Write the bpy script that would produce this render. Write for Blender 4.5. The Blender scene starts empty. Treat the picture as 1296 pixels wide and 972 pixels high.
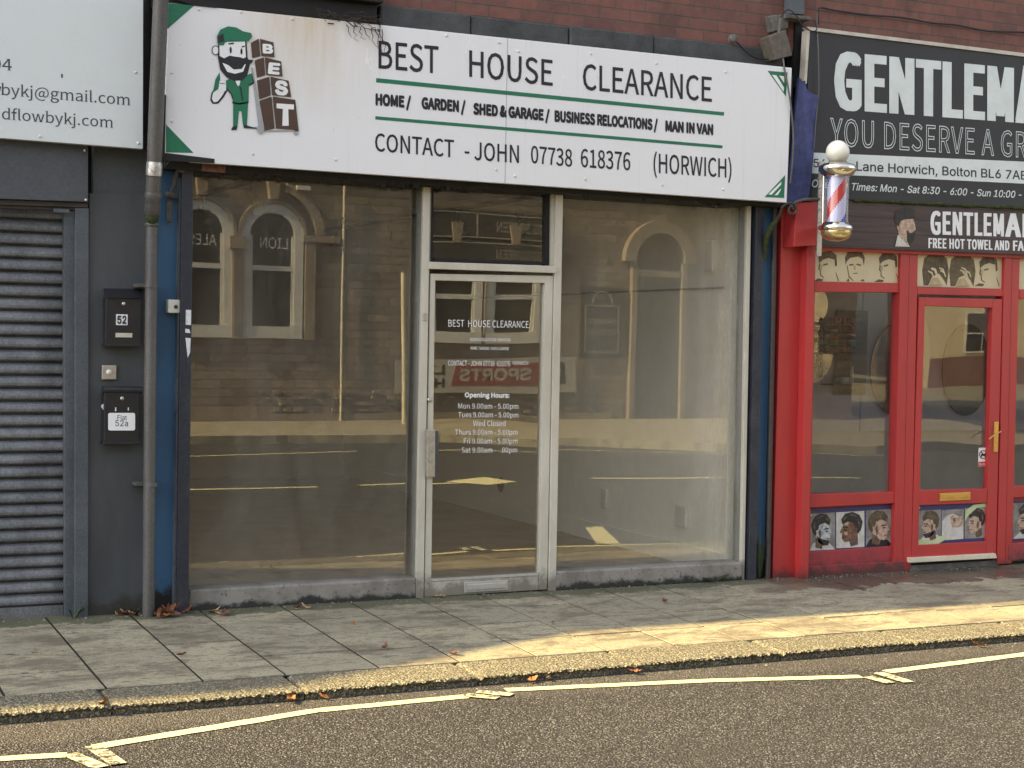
import bpy, bmesh, math, random
from mathutils import Vector, Matrix
random.seed(7)
R = math.radians
# ------------------------------------------------------------------ camera
F_PX, YAW, PITCH, ROLL = 2038.16, 0.4407115, 0.0292208, 0.0192163      # solved from the photograph (1296 px wide)
CAM_D, CAM_H = 9.29884, 1.635376                                       # metres in front of the shop fronts / above the doorstep
sc = bpy.context.scene
fw = Vector((math.sin(YAW)*math.cos(PITCH), math.cos(YAW)*math.cos(PITCH), -math.sin(PITCH)))
rt = Vector((math.cos(YAW), -math.sin(YAW), 0)); up = rt.cross(fw)
rt2 = math.cos(ROLL)*rt + math.sin(ROLL)*up
up2 = -math.sin(ROLL)*rt + math.cos(ROLL)*up
cam_d = bpy.data.cameras.new('camera'); cam = bpy.data.objects.new('camera', cam_d)
sc.collection.objects.link(cam); sc.camera = cam
m3 = Matrix((rt2, up2, -fw)).transposed()
cam.matrix_world = Matrix.Translation((0, -CAM_D, CAM_H)) @ m3.to_4x4()
cam_d.sensor_width = 36; cam_d.lens = 36*F_PX/1296; cam_d.clip_start = .1; cam_d.clip_end = 600
# ------------------------------------------------------------------ light
SUN_EL, SUN_PHI = R(38), R(8.4)            # low sun from the left, just behind the shop fronts
w = bpy.data.worlds.new('World'); sc.world = w; w.use_nodes = True
nt = w.node_tree; nt.nodes.clear()
sky = nt.nodes.new('ShaderNodeTexSky'); sky.sky_type = 'NISHITA'; sky.sun_disc = False
sky.sun_elevation = SUN_EL; sky.sun_rotation = R(278.4); sky.air_density = 1.0; sky.dust_density = 3.0; sky.ozone_density = 1.0
hs = nt.nodes.new('ShaderNodeHueSaturation'); hs.inputs['Saturation'].default_value = .42
bg = nt.nodes.new('ShaderNodeBackground'); bg.inputs['Strength'].default_value = .13
ow = nt.nodes.new('ShaderNodeOutputWorld')
nt.links.new(sky.outputs[0], hs.inputs['Color']); nt.links.new(hs.outputs[0], bg.inputs[0]); nt.links.new(bg.outputs[0], ow.inputs[0])
sun_d = bpy.data.lights.new('sun', 'SUN'); sun_d.energy = 5.0; sun_d.angle = R(.5); sun_d.color = (1, .75, .345)
sun = bpy.data.objects.new('sun', sun_d); sc.collection.objects.link(sun)
S = Vector((-math.cos(SUN_EL)*math.cos(SUN_PHI), math.cos(SUN_EL)*math.sin(SUN_PHI), math.sin(SUN_EL)))
sun.rotation_euler = S.to_track_quat('Z', 'Y').to_euler(); sun.location = (-20, 2, 20)
sc.view_settings.view_transform = 'Standard'; sc.view_settings.look = 'None'; sc.view_settings.gamma = 1
sc.view_settings.exposure = 1.7
try:
    sc.cycles.max_bounces = 10; sc.cycles.transparent_max_bounces = 16; sc.cycles.sample_clamp_indirect = 6
    sc.cycles.caustics_reflective = False; sc.cycles.caustics_refractive = False
except Exception: pass

# ------------------------------------------------------------------ helpers
COL = sc.collection
def ray(px, py):
    c = ((px-648)/F_PX, (py-486)/F_PX)
    return rt2*c[0] - up2*c[1] + fw
def W(px, py, Y=0.0):                     # point of the photograph -> point on the vertical plane y = Y
    r = ray(px, py); t = (Y+CAM_D)/r.y
    return Vector((r.x*t, Y, r.z*t+CAM_H))
def G(px, py, z=-.1, s=0.0):              # point of the photograph -> point on the ground z + s*y
    r = ray(px, py); t = (z-s*CAM_D-CAM_H)/(r.z-s*r.y)
    return Vector((r.x*t, r.y*t-CAM_D, r.z*t+CAM_H))
def BW(px, py, Y):                        # seen in the shop window: point on the plane y = -Y across the street
    r = ray(px, py); t = (CAM_D+Y)/r.y
    return Vector((r.x*t, -Y, r.z*t+CAM_H))

class MB:
    def __init__(s): s.v=[]; s.f=[]; s.mi=[]; s.tone=[]; s.smooth=[]
    def add(s, vs, fs, mi=0, tone=0., sm=False):
        o=len(s.v); s.v+=[Vector(p) for p in vs]
        for f in fs: s.f.append([o+i for i in f]); s.mi.append(mi); s.tone.append(tone); s.smooth.append(sm)
    def box(s, x0,x1,y0,y1,z0,z1, mi=0, tone=0.):
        s.add([(x0,y0,z0),(x1,y0,z0),(x1,y1,z0),(x0,y1,z0),(x0,y0,z1),(x1,y0,z1),(x1,y1,z1),(x0,y1,z1)],
              [(0,3,2,1),(4,5,6,7),(0,1,5,4),(1,2,6,5),(2,3,7,6),(3,0,4,7)], mi, tone)
        return s
    def prism(s, pts, d, mi=0):           # outline in a vertical plane, extruded by vector d
        d=Vector(d); n=len(pts); P=[Vector(p) for p in pts]
        s.add(P+[p+d for p in P], [tuple(range(n-1,-1,-1)), tuple(range(n,2*n))]+[(i,(i+1)%n,n+(i+1)%n,n+i) for i in range(n)], mi)
        return s
    def hexa(s, tl,tr,br,bl, Y, d, mi=0): # front face given by four points of the photograph on the plane y = Y
        return s.prism([W(*bl,Y),W(*br,Y),W(*tr,Y),W(*tl,Y)], (0,d,0), mi)
    def rect(s, x0,y0,x1,y1, Y, d, mi=0): # upright rectangle through two photograph corners
        a=W(x0,y0,Y); b=W(x1,y1,Y)
        return s.box(a.x,b.x,min(Y,Y+d),max(Y,Y+d),b.z,a.z,mi)
    def poly(s, pts, mi=0):
        s.add(pts, [tuple(range(len(pts)))], mi); return s
    def tube(s, path, r, n=8, mi=0, caps=True):
        path=[Vector(p) for p in path]; rs=r if isinstance(r,(list,tuple)) else [r]*len(path)
        rings=[]; prev=None
        for i,p in enumerate(path):
            a=path[max(i-1,0)]; b=path[min(i+1,len(path)-1)]; t=(b-a).normalized()
            if prev is None:
                u=t.orthogonal().normalized()
            else:
                u=(prev-t*prev.dot(t)); u=u.normalized() if u.length>1e-6 else t.orthogonal().normalized()
            prev=u; vv=t.cross(u)
            rings.append([p+(u*math.cos(2*math.pi*k/n)+vv*math.sin(2*math.pi*k/n))*rs[i] for k in range(n)])
        V=[q for rg in rings for q in rg]; Fs=[]
        for i in range(len(path)-1):
            for k in range(n):
                Fs.append((i*n+k,i*n+(k+1)%n,(i+1)*n+(k+1)%n,(i+1)*n+k))
        s.add(V,Fs,mi,0.,True)
        if caps:
            s.add(rings[0],[tuple(range(n-1,-1,-1))],mi); s.add(rings[-1],[tuple(range(n))],mi)
        return s
    def lathe(s, prof, c, n=24, mi=0, axis='z'):   # profile of (radius, height) pairs about a vertical (or y) axis
        c=Vector(c); V=[]
        for r,h in prof:
            for k in range(n):
                a=2*math.pi*k/n
                V.append(c+(Vector((r*math.cos(a),r*math.sin(a),h)) if axis=='z' else Vector((r*math.cos(a),-h,r*math.sin(a)))))
        Fs=[]
        for i in range(len(prof)-1):
            for k in range(n): Fs.append((i*n+k,i*n+(k+1)%n,(i+1)*n+(k+1)%n,(i+1)*n+k))
        s.add(V,Fs,mi,0.,True); return s
    def build(s, name, mats, parent=None, base=None, bevel=0, label=None, fix=True):
        off = Vector(base) if base is not None else (Vector(parent['_o']) if parent is not None else Vector((0,0,0)))
        me=bpy.data.meshes.new(name); me.from_pydata([v-off for v in s.v],[],s.f); me.update()
        for i,p in enumerate(me.polygons): p.material_index=s.mi[i]; p.use_smooth=s.smooth[i]
        if any(s.tone):
            at=me.attributes.new('tone','FLOAT','FACE'); at.data.foreach_set('value', s.tone)
        if fix:
            bm=bmesh.new(); bm.from_mesh(me); bmesh.ops.recalc_face_normals(bm, faces=bm.faces); bm.to_mesh(me); bm.free()
        return link(name, me, mats, parent, off if base is not None and parent is None else None, bevel, label)
def link(name, me, mats, parent=None, loc=None, bevel=0, label=None):
    o=bpy.data.objects.new(name, me); COL.objects.link(o)
    for m in (mats if isinstance(mats,(list,tuple)) else [mats]): me.materials.append(m)
    if parent is not None: o.parent=parent; o['_o']=parent['_o']
    else:
        o['_o']=tuple(loc) if loc is not None else (0,0,0)
        if loc is not None: o.location=loc
    if bevel:
        b=o.modifiers.new('bevel','BEVEL'); b.width=bevel; b.segments=2; b.limit_method='ANGLE'; b.angle_limit=R(40)
    if label: o['label']=label
    return o
def thing(name, label, cat, loc, group=None):
    o=bpy.data.objects.new(name,None); COL.objects.link(o); o.location=loc; o.empty_display_size=.2; o['_o']=tuple(loc)
    return tag(o,label,cat,group)
def tag(o, label, cat, group=None):
    o['label']=label; o['category']=cat
    if group: o['group']=group
    return o
def struct(o, kind='structure'):
    o['kind']=kind; return o

# lettering: a FONT curve turned into a mesh and laid on the plane y = Y between photograph points
_cap={}
import os
FONTS={}
for key_,fn in (('hum','Noto Sans CJK Regular.woff2'),('sans','Inter.woff2')):   # lettering faces that ship with Blender itself
    try: FONTS[key_]=bpy.data.fonts.load(os.path.join(bpy.utils.system_resource('DATAFILES',path='fonts'),fn))
    except Exception: pass
def text_mesh(body, bold=0., outline=0., shear=0., space=1.0, wspace=1.0, font=None):
    ms=[]
    for ol in [outline]:
        cu=bpy.data.curves.new('t','FONT'); cu.body=body; cu.size=1; cu.shear=shear; cu.resolution_u=3
        cu.space_character=space; cu.space_word=wspace
        if font in FONTS: cu.font=FONTS[font]
        if ol: cu.fill_mode='NONE'; cu.bevel_depth=ol; cu.bevel_resolution=1
        ob=bpy.data.objects.new('t',cu); COL.objects.link(ob)
        dg=bpy.context.evaluated_depsgraph_get(); dg.update()
        ms.append(bpy.data.meshes.new_from_object(ob.evaluated_get(dg)))
        bpy.data.objects.remove(ob); bpy.data.curves.remove(cu)
    me=ms[0]
    bx,by=bold if isinstance(bold,tuple) else (bold,bold)
    if bx>0 and not outline:                   # embolden: the flat glyphs repeated with small shifts, each a hair proud of the last
        bm=bmesh.new(); ex=[(-1,-1),(1,-1),(1,1),(-1,1),(0,-1),(0,1)] if isinstance(bold,tuple) else [(math.cos(2*math.pi*k/6),math.sin(2*math.pi*k/6)) for k in range(6)]
        if bx>.015: ex+=[(-.5,-1),(.5,1),(-.5,1),(.5,-1)]
        for k,(sx,sy) in enumerate(ex):
            o=len(bm.verts); bm.from_mesh(ms[0]); bm.verts.ensure_lookup_table()
            for v in bm.verts[o:]: v.co.x+=bx*sx; v.co.y+=by*sy; v.co.z+=.004*(k+1)
        bm.to_mesh(me); bm.free()
    me.materials.clear()
    for p in me.polygons: p.use_smooth=False
    return me
def add_serifs(me):                       # a thin bar across every square stem end
    bm=bmesh.new(); bm.from_mesh(me); ends=[]
    for e in bm.edges:
        a,b_=e.verts[0].co,e.verts[1].co
        if e.is_boundary and abs(a.y-b_.y)<.003 and .024<abs(a.x-b_.x)<.045: ends.append((min(a.x,b_.x),max(a.x,b_.x),a.y,sum(v.co.y for v in e.link_faces[0].verts)/len(e.link_faces[0].verts)))
    for x0,x1,y,cy in ends:
        up_=cy>y; h=.0085; k=.018
        ys=(y,y+h) if up_ else (y-h,y); xl=x0-k; xr=x1+k if up_ else x1
        vs=[bm.verts.new((x,yy,.006)) for x,yy in ((xl,ys[0]),(xr,ys[0]),(xr,ys[1]),(xl,ys[1]))]; bm.faces.new(vs)
    bm.to_mesh(me); bm.free()
def lay_text(body, O, U, V, N, mat, parent, name='lettering', bold=0., outline=0., shear=0., space=1.0, wspace=1.0, label=None, font='sans', serif=False):
    if font not in _cap:
        h=text_mesh('H',font=font); _cap[font]=max(v.co.y for v in h.vertices)
    me=text_mesh(body,bold,outline,shear,space,wspace,font)
    by=bold[1] if isinstance(bold,tuple) else bold
    xs=[v.co.x for v in me.vertices]; x0,x1=min(xs),max(xs); off=Vector(parent['_o'])
    if serif: add_serifs(me)
    for v in me.vertices:
        u=(v.co.x-x0)/(x1-x0); q=(v.co.y+by)/(_cap[font]+2*by) if not outline else v.co.y/_cap[font]
        v.co=O+U*u+V*q+N*(v.co.z*.02) - off
    me.update()
    o=link(name,me,mat,parent)
    if label: o['label']=label
    return o
def text(body, bl, br, tl, Y, mat, parent, **k):
    O=W(*bl,Y); return lay_text(body,O,W(*br,Y)-O,W(*tl,Y)-O,Vector((0,-1,0)),mat,parent,**k)

# ------------------------------------------------------------------ materials
class NB:
    def __init__(s,name):
        s.m=bpy.data.materials.new(name); s.m.use_nodes=True; s.t=s.m.node_tree; s.t.nodes.clear()
        s.out=s.n('ShaderNodeOutputMaterial'); s.bs=s.n('ShaderNodeBsdfPrincipled'); s.l(s.bs.outputs[0],s.out.inputs[0])
    def n(s,ty,**k):
        x=s.t.nodes.new(ty)
        for a,b in k.items(): setattr(x,a,b)
        return x
    def l(s,a,b): s.t.links.new(a,b)
    def coord(s,world=False,sc=(1,1,1)):
        if world: o=s.n('ShaderNodeNewGeometry').outputs['Position']
        else: o=s.n('ShaderNodeTexCoord').outputs['Object']
        mp=s.n('ShaderNodeMapping'); mp.inputs['Scale'].default_value=sc; s.l(o,mp.inputs[0]); return mp.outputs[0]
    def noise(s,co,scale,detail=4,rough=.55,dist=0):
        x=s.n('ShaderNodeTexNoise'); x.inputs['Scale'].default_value=scale; x.inputs['Detail'].default_value=detail
        x.inputs['Roughness'].default_value=rough; x.inputs['Distortion'].default_value=dist
        if co is not None: s.l(co,x.inputs['Vector'])
        return x.outputs['Fac']
    def ramp(s,f,stops,interp='LINEAR'):
        x=s.n('ShaderNodeValToRGB'); x.color_ramp.interpolation=interp; e=x.color_ramp.elements
        while len(e)<len(stops): e.new(.5)
        for i,(p,c) in enumerate(stops):
            e[i].position=p; c=c if isinstance(c,(tuple,list)) else (c,c,c); e[i].color=(*c,1)
        s.l(f,x.inputs[0]); return x.outputs['Color']
    def mix(s,f,a,b,mode='MIX'):
        x=s.n('ShaderNodeMix'); x.data_type='RGBA'; x.blend_type=mode
        for sock,v in ((x.inputs['Factor'],f),(x.inputs[6],a),(x.inputs[7],b)):
            if isinstance(v,(int,float)): sock.default_value=v
            elif isinstance(v,(tuple,list)): sock.default_value=(*v,1)
            else: s.l(v,sock)
        return x.outputs[2]
    def math(s,op,a,b=None,clamp=False):
        x=s.n('ShaderNodeMath',operation=op); x.use_clamp=clamp
        for i,v in enumerate((a,b)):
            if v is None: continue
            if isinstance(v,(int,float)): x.inputs[i].default_value=v
            else: s.l(v,x.inputs[i])
        return x.outputs[0]
    def sep(s,co):
        x=s.n('ShaderNodeSeparateXYZ'); s.l(co,x.inputs[0]); return x.outputs
    def bump(s,h,st=.3,dist=.01):
        x=s.n('ShaderNodeBump'); x.inputs['Strength'].default_value=st; x.inputs['Distance'].default_value=dist
        s.l(h,x.inputs['Height']); s.l(x.outputs[0],s.bs.inputs['Normal']); return x
    def set(s,col=None,rough=None,metal=None,spec=None):
        for nm,v in (('Base Color',col),('Roughness',rough),('Metallic',metal),('Specular IOR Level',spec)):
            if v is None: continue
            if isinstance(v,(int,float)): s.bs.inputs[nm].default_value=v
            elif isinstance(v,(tuple,list)): s.bs.inputs[nm].default_value=(*v,1)
            else: s.l(v,s.bs.inputs[nm])
        return s.m
def paint(name,c,c2=None,rough=.5,scale=3.,lo=.45,hi=.7,fine=.12,bump=.08,metal=0,spec=.5,streak=1.0,bs=40):
    b=NB(name); co=b.coord(); st=b.coord(sc=(1,1,streak))
    c2=c2 or tuple(x*.72 for x in c)
    f=b.ramp(b.noise(st,scale,6,.65),[(lo,0.),(hi,1.)])
    col=b.mix(f,c,c2)
    g=b.noise(co,bs*2,3,.7)
    col=b.mix(fine,col,b.ramp(g,[(.35,.0),(.65,1.)]),'SOFT_LIGHT')
    b.set(col,b.math('ADD',b.math('MULTIPLY',f,.15),rough),metal,spec)
    if bump: b.bump(b.noise(co,bs,5,.6),bump,.01)
    return b.m
MT={}
MT['white']=paint('white sign face',(.80,.81,.83),(.73,.73,.72),.32,2.,.5,.8,.04,.01)
MT['panel_white']=paint('pale sign face',(.66,.71,.72),(.62,.66,.66),.35,2.,.5,.8,.04,.01)
MT['ink']=paint('black vinyl',(.012,.012,.018),(.02,.02,.028),.4,4,bump=0)
MT['ink_grey']=paint('dark grey print',(.045,.05,.06),(.06,.065,.075),.5,4,bump=0)
MT['green']=paint('green vinyl',(.012,.165,.085),(.015,.14,.075),.4,5,bump=0)
MT['brown']=paint('brown vinyl',(.075,.042,.026),(.06,.035,.024),.45,6,bump=0)
MT['vgrey']=paint('grey vinyl',(.36,.37,.39),(.3,.31,.33),.45,6,bump=0)
MT['letter_white']=paint('white vinyl',(.82,.84,.85),(.74,.76,.76),.4,6,bump=0)
MT['barber_white']=paint('pale lettering',(.68,.74,.73),(.6,.66,.65),.4,6,bump=0)
MT['grey']=paint('grey painted timber',(.072,.081,.095),(.055,.062,.073),.5,2.2,.4,.7,.15,.05)
MT['grey_wall']=paint('grey painted wall',(.062,.07,.076),(.043,.049,.055),.6,1.8,.4,.7,.2,.12)
MT['shutter']=paint('weathered shutter steel',(.18,.19,.20),(.085,.09,.095),.42,3,.38,.62,.3,.1,.25,streak=.5)
MT['guide']=paint('grey shutter guide',(.085,.1,.115),(.06,.07,.082),.45,3,.4,.65,.2,.06)
MT['navy']=paint('dark navy post',(.022,.027,.04),(.045,.05,.058),.45,5,.5,.75,.3,.12)
MT['black']=paint('black paint',(.008,.008,.009),(.016,.015,.014),.7,6,.4,.7,.2,.15)
MT['deep']=paint('gap shade black',(.006,.006,.006),(.01,.009,.008),.9,6,bump=.1)  # near-black colour stands in for shade in the gaps
MT['pipe']=paint('grey cast pipe',(.10,.098,.092),(.06,.06,.058),.42,5,.4,.7,.2,.06,streak=.2)
MT['steel']=paint('brushed steel',(.55,.54,.5),(.4,.39,.36),.35,30,metal=.8,bump=.02)
MT['chrome']=paint('chrome',(.85,.82,.74),(.75,.72,.66),.1,8,metal=1,bump=0)
MT['tape']=paint('silver tape',(.65,.65,.62),(.35,.35,.34),.3,30,.4,.6,metal=.7,bump=.3)
MT['iron']=paint('rusty wrought iron',(.07,.065,.055),(.05,.04,.028),.75,20,.4,.6,.3,.3)
MT['moss']=paint('green moss',(.045,.06,.014),(.02,.03,.008),.95,25,.4,.6,.3,.6)
MT['box_black']=paint('black box enamel',(.014,.015,.018),(.022,.022,.024),.38,14,.5,.75,.2,.03)
MT['plastic_white']=paint('off-white plastic',(.68,.66,.6),(.5,.48,.43),.4,15,.5,.8,.2,.02)
MT['sticker']=paint('torn white paper',(.72,.74,.77),(.55,.56,.57),.7,30,.5,.7,.2,.05)
MT['frame']=paint('cream painted frame',(.60,.57,.48),(.40,.37,.29),.42,7,.5,.8,.2,.05,streak=.25)
MT['frame_side']=paint('grey side bar',(.26,.26,.235),(.16,.155,.13),.4,6,.45,.75,.2,.04,streak=.2)  # greyer and darker than the cream frame fronts
MT['alu']=paint('bare aluminium',(.62,.62,.6),(.5,.5,.47),.35,20,metal=.6,bump=.02)
MT['red']=paint('red gloss paint',(.46,.042,.042),(.37,.04,.042),.3,2.5,.45,.75,.1,.03)
MT['red_dull']=paint('faded red paint',(.40,.035,.045),(.28,.035,.042),.5,6,.4,.7,.25,.1)
MT['board_dark']=paint('charcoal sign board',(.022,.023,.026),(.03,.031,.034),.5,5,bump=.02)
MT['beige']=paint('beige trim',(.56,.53,.45),(.42,.39,.32),.5,10)
MT['brass']=paint('brass',(.72,.49,.16),(.6,.38,.11),.28,12,metal=.9,bump=.02)
MT['cream_sheet']=paint('cream poster paper',(.66,.58,.38),(.57,.49,.31),.5,2,.4,.7,.05,.01)
MT['cream_sill']=paint('cream sill',(.70,.66,.5),(.56,.52,.38),.4,10)
MT['cable']=paint('black cable',(.02,.02,.02),None,.6,10,bump=0)
MT['cable_grey']=paint('grey cable',(.12,.11,.10),None,.6,10,bump=0)
MT['jbox']=paint('weathered grey box',(.13,.115,.09),(.08,.07,.055),.7,20,.4,.7,.3,.2)
MT['blue_torn']=paint('peeling blue paint',(.05,.065,.20),(.028,.034,.085),.55,10,.4,.65,.3,.3)
MT['timber_brown']=paint('brown pipe paint',(.05,.038,.036),(.035,.028,.026),.5,8)
MT['twig']=paint('dry twig',(.045,.033,.022),(.03,.02,.014),.9,30)
MT['lintel_pink']=paint('flaking pink plaster',(.22,.10,.075),(.09,.05,.04),.9,40,.4,.6,.3,.4)
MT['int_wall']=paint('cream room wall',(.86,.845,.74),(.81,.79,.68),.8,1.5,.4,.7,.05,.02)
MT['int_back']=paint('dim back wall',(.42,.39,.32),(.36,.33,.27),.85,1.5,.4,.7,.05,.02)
MT['int_floor']=paint('brown shop floor',(.34,.25,.165),(.27,.195,.125),.5,2.5,.4,.7,.2,.02)
MT['int_ceil']=paint('grey ceiling',(.68,.66,.6),(.6,.58,.52),.9,3)
MT['track']=paint('dark track',(.03,.03,.03),None,.5,10)
MT['lamp']=paint('lamp head',(.35,.34,.3),(.2,.2,.18),.4,10)
MT['pale_gold']=paint('pale gold dome',(.78,.66,.38),(.7,.58,.32),.2,12,metal=.9,bump=.01)
MT['glow_globe']=paint('opal glass globe',(.88,.86,.74),(.84,.82,.7),.15,4,bump=0)
MT['pole_red']=paint('barber red',(.62,.05,.045),(.56,.045,.04),.2,6,bump=0)
MT['pole_blue']=paint('barber blue',(.025,.04,.50),(.03,.05,.42),.2,6,bump=0)
MT['pole_white']=paint('barber lilac white',(.62,.63,.86),(.56,.57,.8),.2,6,bump=0)
MT['navy_print']=paint('navy print',(.035,.035,.14),(.04,.04,.12),.35,5,bump=0)
MT['lime_print']=paint('pale lime print',(.45,.55,.28),(.55,.62,.4),.35,9,bump=0)
MT['skin_a']=paint('printed pale skin',(.30,.19,.13),(.60,.45,.35),.4,34,.36,.62,bump=0)
MT['skin_b']=paint('printed brown skin',(.09,.042,.024),(.24,.125,.07),.4,34,.36,.62,bump=0)
MT['skin_c']=paint('printed grey skin',(.22,.25,.27),(.56,.6,.62),.4,34,.36,.62,bump=0)
MT['hair']=paint('printed dark hair',(.014,.012,.012),(.05,.042,.036),.45,60,.45,.7,bump=0)
MT['hair_b']=paint('printed brown hair',(.06,.042,.022),(.15,.11,.06),.45,45,.42,.62,bump=0,streak=.4)
MT['shade']=paint('printed shadow',(.10,.06,.045),(.2,.13,.1),.4,50,bump=0)
MT['light_print']=paint('printed highlight',(.46,.36,.29),(.34,.25,.2),.4,50,bump=0)
MT['sheen']=paint('printed hair sheen',(.11,.095,.085),(.03,.026,.024),.4,70,.45,.6,bump=0)
MT['sketch']=paint('sepia ink',(.10,.072,.035),(.2,.15,.08),.5,30,bump=0)
MT['sketch_pale']=paint('sepia shade',(.42,.34,.18),(.5,.42,.25),.5,20,bump=0)
MT['pgrey']=paint('printed grey backdrop',(.30,.29,.27),(.16,.15,.14),.4,9,.4,.6,bump=0)
MT['pwhite']=paint('printed white cloth',(.62,.61,.57),(.5,.49,.45),.4,14,.4,.6,bump=0)
MT['no_red']=paint('red notice ink',(.55,.06,.06),None,.4,6,bump=0)
MT['shop_lilac']=paint('lilac grey wall panel',(.62,.62,.72),(.55,.55,.64),.7,3)
MT['mirror']=paint('dark mirror',(.17,.17,.165),(.14,.14,.135),.05,3,metal=1,bump=0)
MT['shelf_wood']=paint('brown shelf wood',(.17,.13,.08),(.12,.09,.055),.6,6,streak=6)
MT['room_dark']=paint('plain shop wall',(.6,.58,.54),(.52,.5,.46),.8,3)
MT['pub_frame']=paint('pub white frame',(.62,.62,.58),(.5,.5,.46),.5,6)
MT['pub_dark']=paint('dark sash interior',(.035,.03,.027),(.025,.022,.02),.12,3,bump=0)
MT['pub_board']=paint('dark pub board',(.035,.033,.03),None,.4,5)
MT['pub_gilt']=paint('dull gilt lettering',(.36,.33,.25),None,.5,6,bump=0)
MT['banner_grey']=paint('grey banner cloth',(.40,.38,.33),(.34,.32,.28),.6,4)
MT['banner_red']=paint('red banner print',(.26,.055,.04),None,.6,4,bump=0)
MT['house_yellow']=paint('cream rendered wall',(.52,.45,.29),(.44,.37,.24),.8,2)
MT['roof']=paint('slate roof',(.06,.06,.068),(.04,.04,.045),.7,3)
MT['post_white']=paint('pale street post',(.62,.58,.42),(.5,.46,.33),.5,6)
MT['leaf_a']=paint('brown leaf',(.20,.075,.035),(.12,.045,.022),.7,40,.4,.6,bump=.2)
MT['leaf_b']=paint('orange leaf',(.42,.19,.06),(.28,.10,.035),.7,40,.4,.6,bump=.2)
MT['leaf_c']=paint('pale leaf',(.45,.31,.17),(.3,.18,.1),.7,40,.4,.6,bump=.2)
MT['grit']=paint('pale grit',(.30,.27,.21),(.15,.13,.1),.9,50)
MT['grass']=paint('weed green',(.035,.055,.018),(.02,.032,.01),.7,10,bump=0)

def m_blue():       # blue pilaster paint, flaked to black at the foot
    b=NB('blue pilaster paint'); co=b.coord(); p=b.coord(True)
    n=b.noise(co,9,6,.7); z=b.sep(p)[2]
    foot=b.ramp(b.math('ADD',z,b.math('MULTIPLY',n,.32)),[(.26,1.),(.33,0.)])
    chips=b.ramp(b.noise(b.coord(sc=(1,1,.5)),26,6,.75),[(.66,0.),(.70,1.)])
    col=b.mix(b.ramp(b.noise(b.coord(sc=(1,1,.3)),4,5),[(.4,0.),(.7,1.)]),(.034,.11,.215),(.024,.08,.165))
    col=b.mix(chips,col,(.02,.035,.06)); col=b.mix(foot,col,(.008,.008,.009))
    b.set(col,.5); b.bump(n,.15,.01); return b.m
MT['blue']=m_blue()
def m_worn(name,c,c2,chip,dirt,rough,chips=.70,footz=.10,scale=2.5):
    b=NB(name); co=b.coord(); p=b.coord(True)
    col=b.mix(b.ramp(b.noise(b.coord(sc=(1,1,.35)),scale,7,.65),[(.42,0.),(.72,1.)]),c,c2)
    col=b.mix(b.ramp(b.noise(b.coord(sc=(1,1,.12)),16,4,.6),[(.56,0.),(.75,.35)]),col,c2)
    ch=b.ramp(b.noise(co,46,5,.75),[(chips,0.),(chips+.03,1.)]); col=b.mix(ch,col,chip)
    z=b.sep(p)[2]; n=b.noise(co,9,7,.72)
    foot=b.ramp(b.math('ADD',z,b.math('MULTIPLY',n,.34)),[(footz+.10,.85),(footz+.19,0.)]); col=b.mix(foot,col,dirt)
    b.set(col,b.math('ADD',rough,b.math('MULTIPLY',b.noise(co,6,5),.2))); b.bump(b.noise(b.coord(sc=(1,1,.25)),55,5,.6),.10,.01); return b.m
MT['red']=m_worn('worn red paint',(.46,.042,.042),(.35,.038,.04),(.16,.03,.03),(.06,.03,.028),.25,.72,.05)
MT['red_dull']=m_worn('faded red paint',(.38,.045,.052),(.27,.04,.046),(.14,.03,.03),(.05,.03,.028),.42,.68,.10)
MT['frame']=m_worn('weathered cream frame paint',(.58,.56,.48),(.46,.43,.345),(.22,.2,.16),(.16,.145,.115),.35,.70,.12,5)
def m_wallfoot():   # grey wall whose paint is lost to black mould at the foot
    b=NB('grey wall with mouldy foot'); co=b.coord(); p=b.coord(True)
    n=b.noise(co,6,6,.65); z=b.sep(p)[2]
    foot=b.ramp(b.math('ADD',z,b.math('MULTIPLY',n,.30)),[(.22,1.),(.27,0.)])
    col=b.mix(b.ramp(b.noise(b.coord(sc=(1,1,.3)),3.2,7,.65),[(.4,0.),(.68,1.)]),(.064,.072,.077),(.042,.048,.052))
    col=b.mix(foot,col,b.mix(b.noise(co,30),(.012,.014,.010),(.05,.05,.045)))
    b.set(col,.6); b.bump(b.noise(co,40,5),.12,.01); return b.m
MT['wallfoot']=m_wallfoot()
def m_concrete():
    b=NB('flaking concrete riser'); co=b.coord()
    n=b.ramp(b.noise(co,5,7,.65),[(.4,0.),(.62,1.)])
    col=b.mix(n,(.29,.27,.24),(.19,.175,.15))
    col=b.mix(b.ramp(b.noise(co,45,5,.7),[(.58,0.),(.66,1.)]),col,(.10,.085,.075))
    z=b.sep(b.coord(True))[2]
    foot=b.ramp(b.math('ADD',z,b.math('MULTIPLY',b.noise(co,7,6,.7),.16)),[(.10,1.),(.125,0.)])
    col=b.mix(foot,col,(.03,.03,.028))
    b.set(col,.85); b.bump(b.noise(co,60,6,.7),.4,.01); return b.m
MT['concrete']=m_concrete()
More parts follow.
